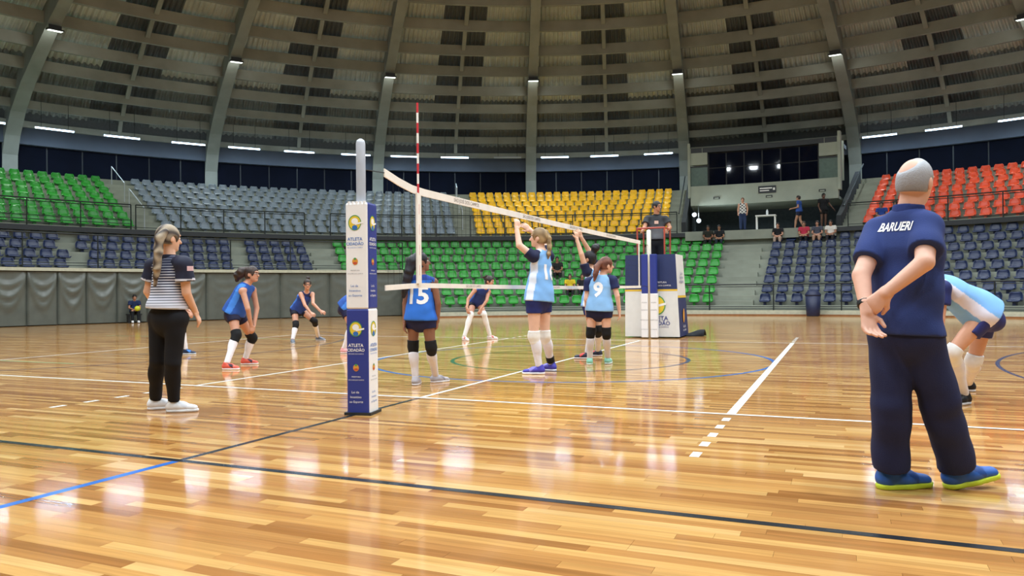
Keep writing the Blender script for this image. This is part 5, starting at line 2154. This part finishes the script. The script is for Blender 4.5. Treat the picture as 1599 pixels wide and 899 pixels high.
# 13 -- referee on the stand
w0, s = 17.35, 1.03
zb = 1.425
J = px(w0, H=(1026, 322, -.05), N=(1025, 337, 0), shR=(1011, 342, .04), shL=(1039, 342, -.04), elR=(1006, 356, -.1), wrR=(1003, 361, -.26), haR=(1002, 361, -.32),
       elL=(1046, 355, -.12), wrL=(1041, 360, -.26), haL=(1040, 360, -.32), hpR=(1020, 378, .02), hpL=(1031, 378, -.02), knR=(1019, 402, -.02), knL=(1031, 402, -.04))
for d, u in (('R', 1019), ('L', 1031)):
    a_ = at(u, 425, w0)
    J['an' + d] = np.array([a_[0], a_[1], zb + 0.09])
f = Figure('person', 'referee in grey and black polo standing on the stand behind the red rail', J, s, cdir(.5, -.1, -.8), 'b98468', 'm', h=0.013, z0=zb,
           toes={'R': cdir(.1, 0, -.95), 'L': cdir(.2, 0, -.95)})
cA, cB = np.array(lin('23252a')), np.array(lin('66696f'))


def refc(V, f=f):
    t = (V - f.J['P']) @ f.up / np.linalg.norm(f.J['N'] - f.J['P'])
    m = np.clip((0.85 - t) / 0.5, 0, 1)[:, None]
    return cA * (1 - m) + cB * m


f.shirt(refc, sleeve=0.55, hem=0.06, g=0.022, name='polo_shirt', sg=0.022)
f.collar('1c1d22')
f.trousers('14151a', g=0.016, ge=0.02, top=0.1)
for d in 'LR':
    f.shoe(d, '17181c', '22242a')
f.hair('1d1a1c', low=-0.05)
f.glasses()
MB().box(at(1025, 347, w0 - .21) - f.org, (0.09, 0.01, 0.07), rz=YAW).build('badge', mat('badge_pale', 'dcb8a8', 0.6), f.root)

# ------------------------------------------------------------------ seated and standing people from a pose in their own frame
def local_pose(base, ang, pts, s):
    """points (x right, y forward, z up) of a person whose forward is towards hall angle ang"""
    t = math.radians(ang)
    fwd = np.array([math.sin(t), math.cos(t), 0])
    rgt = np.array([math.cos(t), -math.sin(t), 0])
    return {k: np.asarray(base) + (rgt * p[0] + fwd * p[1]) * s + np.array([0, 0, 1.0]) * p[2] * s for k, p in pts.items()}, fwd, rgt


SIT = dict(P=(0, 0, .09), hpL=(-.09, .02, .08), hpR=(.09, .02, .08), W=(0, -.0, .25), C=(0, .02, .42), N=(0, .06, .56), H=(0, .12, .73), shL=(-.18, .05, .51), shR=(.18, .05, .51),
           elL=(-.22, .12, .26), elR=(.22, .12, .26), wrL=(-.07, .32, .19), wrR=(.07, .32, .19), knL=(-.12, .44, .11), knR=(.12, .44, .11), anL=(-.12, .46, -.28), anR=(.12, .46, -.28))
STAND = dict(hpL=(-.09, 0, .88), hpR=(.09, 0, .88), N=(0, 0, 1.42), H=(0, .04, 1.58), shL=(-.18, 0, 1.37), shR=(.18, 0, 1.37), elL=(-.23, -.02, 1.10), elR=(.23, -.02, 1.10),
             wrL=(-.22, .12, .90), wrR=(.22, .12, .90), knL=(-.09, .02, .48), knR=(.09, .02, .48), anL=(-.09, -.01, .088), anR=(.09, -.01, .088))
FREE = lambda a: a + 180          # facing the court centre


def sitter(label, R, ang, z, shirt_c, legs_c, skin, hair_c, s=0.98, seat_h=0.20, sleeve=0.55, turn=0, h=0.02, shoes='2a2a2e', floor_z=None, build='f', tail=None):
    base = np.array(pol(R, ang, z + seat_h))
    J, fw, rg = local_pose(base, FREE(ang) + turn, SIT, s)
    zf = (z if floor_z is None else floor_z)
    for d in 'LR':
        J['an' + d][2] = max(zf + 0.09 * s, J['kn' + d][2] - 0.42 * s)
    f = Figure('person', label, J, s, fw - np.array([0, 0, 0.15]), skin, build, h=h, fine=0.011, z0=zf)
    f.org[2] = zf
    f.shirt(shirt_c, sleeve=sleeve, g=0.022, name='shirt', m=M_cloth, hem=0.0)
    f.trousers(legs_c, g=0.014, ge=0.018)
    for d in 'LR':
        f.shoe(d, shoes, 'd8d8d8', lift=max(0.0, J['an' + d][2] - 0.09 * s - zf))
    f.hair(hair_c, low=-0.08)
    return f


TAKEN = set()


def lower_seat(u, i):
    R = LR0 + LT * (i + 0.60)
    z = LZ0 + LRISE * i
    a = phi_px(u, R, z + 0.4)
    free = [v[0] for k_, v in SEATS.items() if k_[0] == 'lower' and k_[2] == i and v[0] not in TAKEN]
    a = min(free, key=lambda b: abs(b - a))       # the nearest free seat of that row
    TAKEN.add(a)
    return R - 0.03, a, z


for lab, u, i, sh, lg, sk, hc, kw in (
        ('spectator in a black shirt, legs apart, alone in his row of green seats', 878, 3, '1d1f1e', '17181a', '9a6a50', '1a1616', dict(build='m', s=1.04)),
        ('spectator in a yellow top in the green seats behind the net', 881, 1, 'd8bc28', '26282c', 'b07c62', '2c221c', {}),
        ('spectator in dark clothes leaning beside the one in yellow', 901, 1, '22242a', '2a2c32', 'b58468', '2a201c', {}),
        ('spectator with long dark hair and pale top beside the referee stand', 1000, 2, '8f8a8c', '23252c', 'b58468', '17141a', {}),
        ('spectator in black at the end of the top green row', 1126, 7, '1c1e22', '26303c', 'a07458', '1a1616', {}),
        ('spectator in dark olive beside the one in black, top green row', 1146, 7, '24261f', '1c1e20', '8a604a', '1a1616', dict(build='m')),
        ('spectator in black shirt at the start of the top navy row', 1218, 7, '1c1c20', 'b09a8a', 'c09078', '1e1818', {}),
        ('spectator in a red polo shirt in the top navy row', 1258, 7, 'b8344a', '1e2024', 'b58468', '4a3a34', dict(build='m')),
        ('spectator with bare arms between the red polo and the white shirt', 1277, 7, '4a4c58', 'b08a74', 'c09078', '2a201c', {}),
        ('spectator in a white shirt in the top navy row', 1300, 7, 'd9d4cc', '2c2a2e', 'a87a62', '2a2422', dict(build='m'))):
    R_, a_, z_ = lower_seat(u, i)
    sitter(lab, R_, a_, z_, sh, lg, sk, hc, **kw)
Ru = UR0 + UT * 0.62 - 0.03
upseat = lambda u: min((v[0] for k_, v in SEATS.items() if k_[:3] == ('upper', 'red', 0)), key=lambda b: abs(b - phi_px(u, Ru, 4.4)))
sitter('spectator in a royal blue shirt in the front row of red seats', Ru, upseat(1367), UZ0, '2c4a9a', '1e2438', 'a87a62', '241c1a')
sitter('spectator in black beside the one in royal blue, red seats', Ru, upseat(1392), UZ0, '1c1e24', '22242a', 'a87a62', '1a1616')


def stander(label, R, ang, z, face, shirt_c, legs_c, skin, hair_c, s=0.98, build='f', sleeve=0.5, pose=None, shorts=False, shirt_name='shirt', h=0.02):
    P_ = dict(STAND)
    P_.update(pose or {})
    J, fw, rg = local_pose(np.array(pol(R, ang, z)), face, P_, s)
    f = Figure('person', label, J, s, fw, skin, build, h=h, fine=0.011, z0=z)
    f.shirt(shirt_c, sleeve=sleeve, g=0.022, name=shirt_name, m=M_cloth, hem=0.0)
    (f.shorts if shorts else f.trousers)(legs_c)
    for d in 'LR':
        f.shoe(d, '2a2a2e', 'd8d8d8')
    f.hair(hair_c, low=-0.08)
    return f


a_ = phi_px(1160, 27.9, 4.6)
cw_, ck_ = np.array(lin('dedcd8')), np.array(lin('1c1c20'))
f = stander('person in a white and black patterned top standing at the gallery edge', 27.9, a_, 3.95, a_ + 180, 'dedcd8', '2c3a5c', 'd8a184', '6a4a34', sleeve=0.0)
bpy.data.objects.remove([c for c in f.root.children if c.name.startswith('shirt')][0], do_unlink=True)
f.shirt(lambda V, f=f: np.where((np.sin(V[:, 2] * 40) * np.sin(((V - f.J['P']) @ f.X) * 38 + 1) > 0.15)[:, None], ck_, cw_), sleeve=0.0, name='shirt', m=M_cloth, hem=0.0)
a_ = phi_px(1248, 28.6, 4.6)
stander('person in a blue jersey walking in the gallery, facing the stairs', 28.6, a_, 3.95, a_ - 80, '2f4f96', '1a1f38', 'b58468', '2a201c', s=1.0,
        pose=dict(wrL=(-.2, .30, 1.05), knL=(-.09, .14, .47), anL=(-.09, .18, .088), knR=(.09, -.02, .48), anR=(.09, -.2, .10)), shorts=True)
a_ = phi_px(1286, 28.9, 4.7)
stander('person in black with bushy dark hair standing in the gallery', 28.9, a_, 3.95, a_ + 150, '17181c', '16171a', '5f4234', '101010', s=1.04, build='f',
        pose=dict(elL=(-.30, .05, 1.12), wrL=(-.42, .12, .95)), shorts=True)

# ball kid on a low bench by the padded wall
g_ = ground(198, 503)
a_ = math.degrees(math.atan2(g_[0] - OX, g_[1] - OY))
Rk = math.hypot(g_[0] - OX, g_[1] - OY)
Rs = min(Rk + 0.45, 23.55)
f = sitter('ball kid in a navy shirt sitting against the grey padded wall', Rs, a_, 0.0, '1c2a50', '15171c', 'b07c62', '1a1616', s=0.86, seat_h=0.36, turn=10, h=0.018, shoes='e8e8e8', floor_z=0.0)
bc = thing('low_bench', pol(Rs + 0.06, a_, 0), 'low dark bench under the ball kid by the padded wall', 'bench')
bc.rotation_euler = (0, 0, -math.radians(a_))
MB().box((0, 0, 0.325), (0.5, 0.32, 0.05)).build('seat', M_dark, bc)
for dx in (-0.2, 0.2):
    MB().box((dx, 0, 0.15), (0.05, 0.28, 0.30)).build('leg', M_dark, bc)
bl = np.array(pol(Rs - 0.40, a_, 0.56))
ball = empty('volleyball', tuple(bl))
tag(ball, 'yellow volleyball held on the lap of the ball kid', 'ball')
for k in range(6):
    ax = [(1, 0, 0), (-1, 0, 0), (0, 1, 0), (0, -1, 0), (0, 0, 1), (0, 0, -1)][k]
    x, y, d = basis(ax)
    vs, fs = [], []
    n = 6
    for i in range(n + 1):
        for j in range(n + 1):
            p = d + x * math.tan(PI / 4 * (2 * i / n - 1) * 0.985) + y * math.tan(PI / 4 * (2 * j / n - 1) * 0.985)
            vs.append(nv(p) * 0.105)
    for i in range(n):
        for j in range(n):
            fs.append((i * (n + 1) + j, (i + 1) * (n + 1) + j, (i + 1) * (n + 1) + j + 1, i * (n + 1) + j + 1))
    MB().add(vs, fs).build('panel', mat('ball_yellow', 'd8dc2c', 0.5) if k % 2 else mat('ball_yellow_pale', 'c8cc30', 0.5), ball, smooth=True)
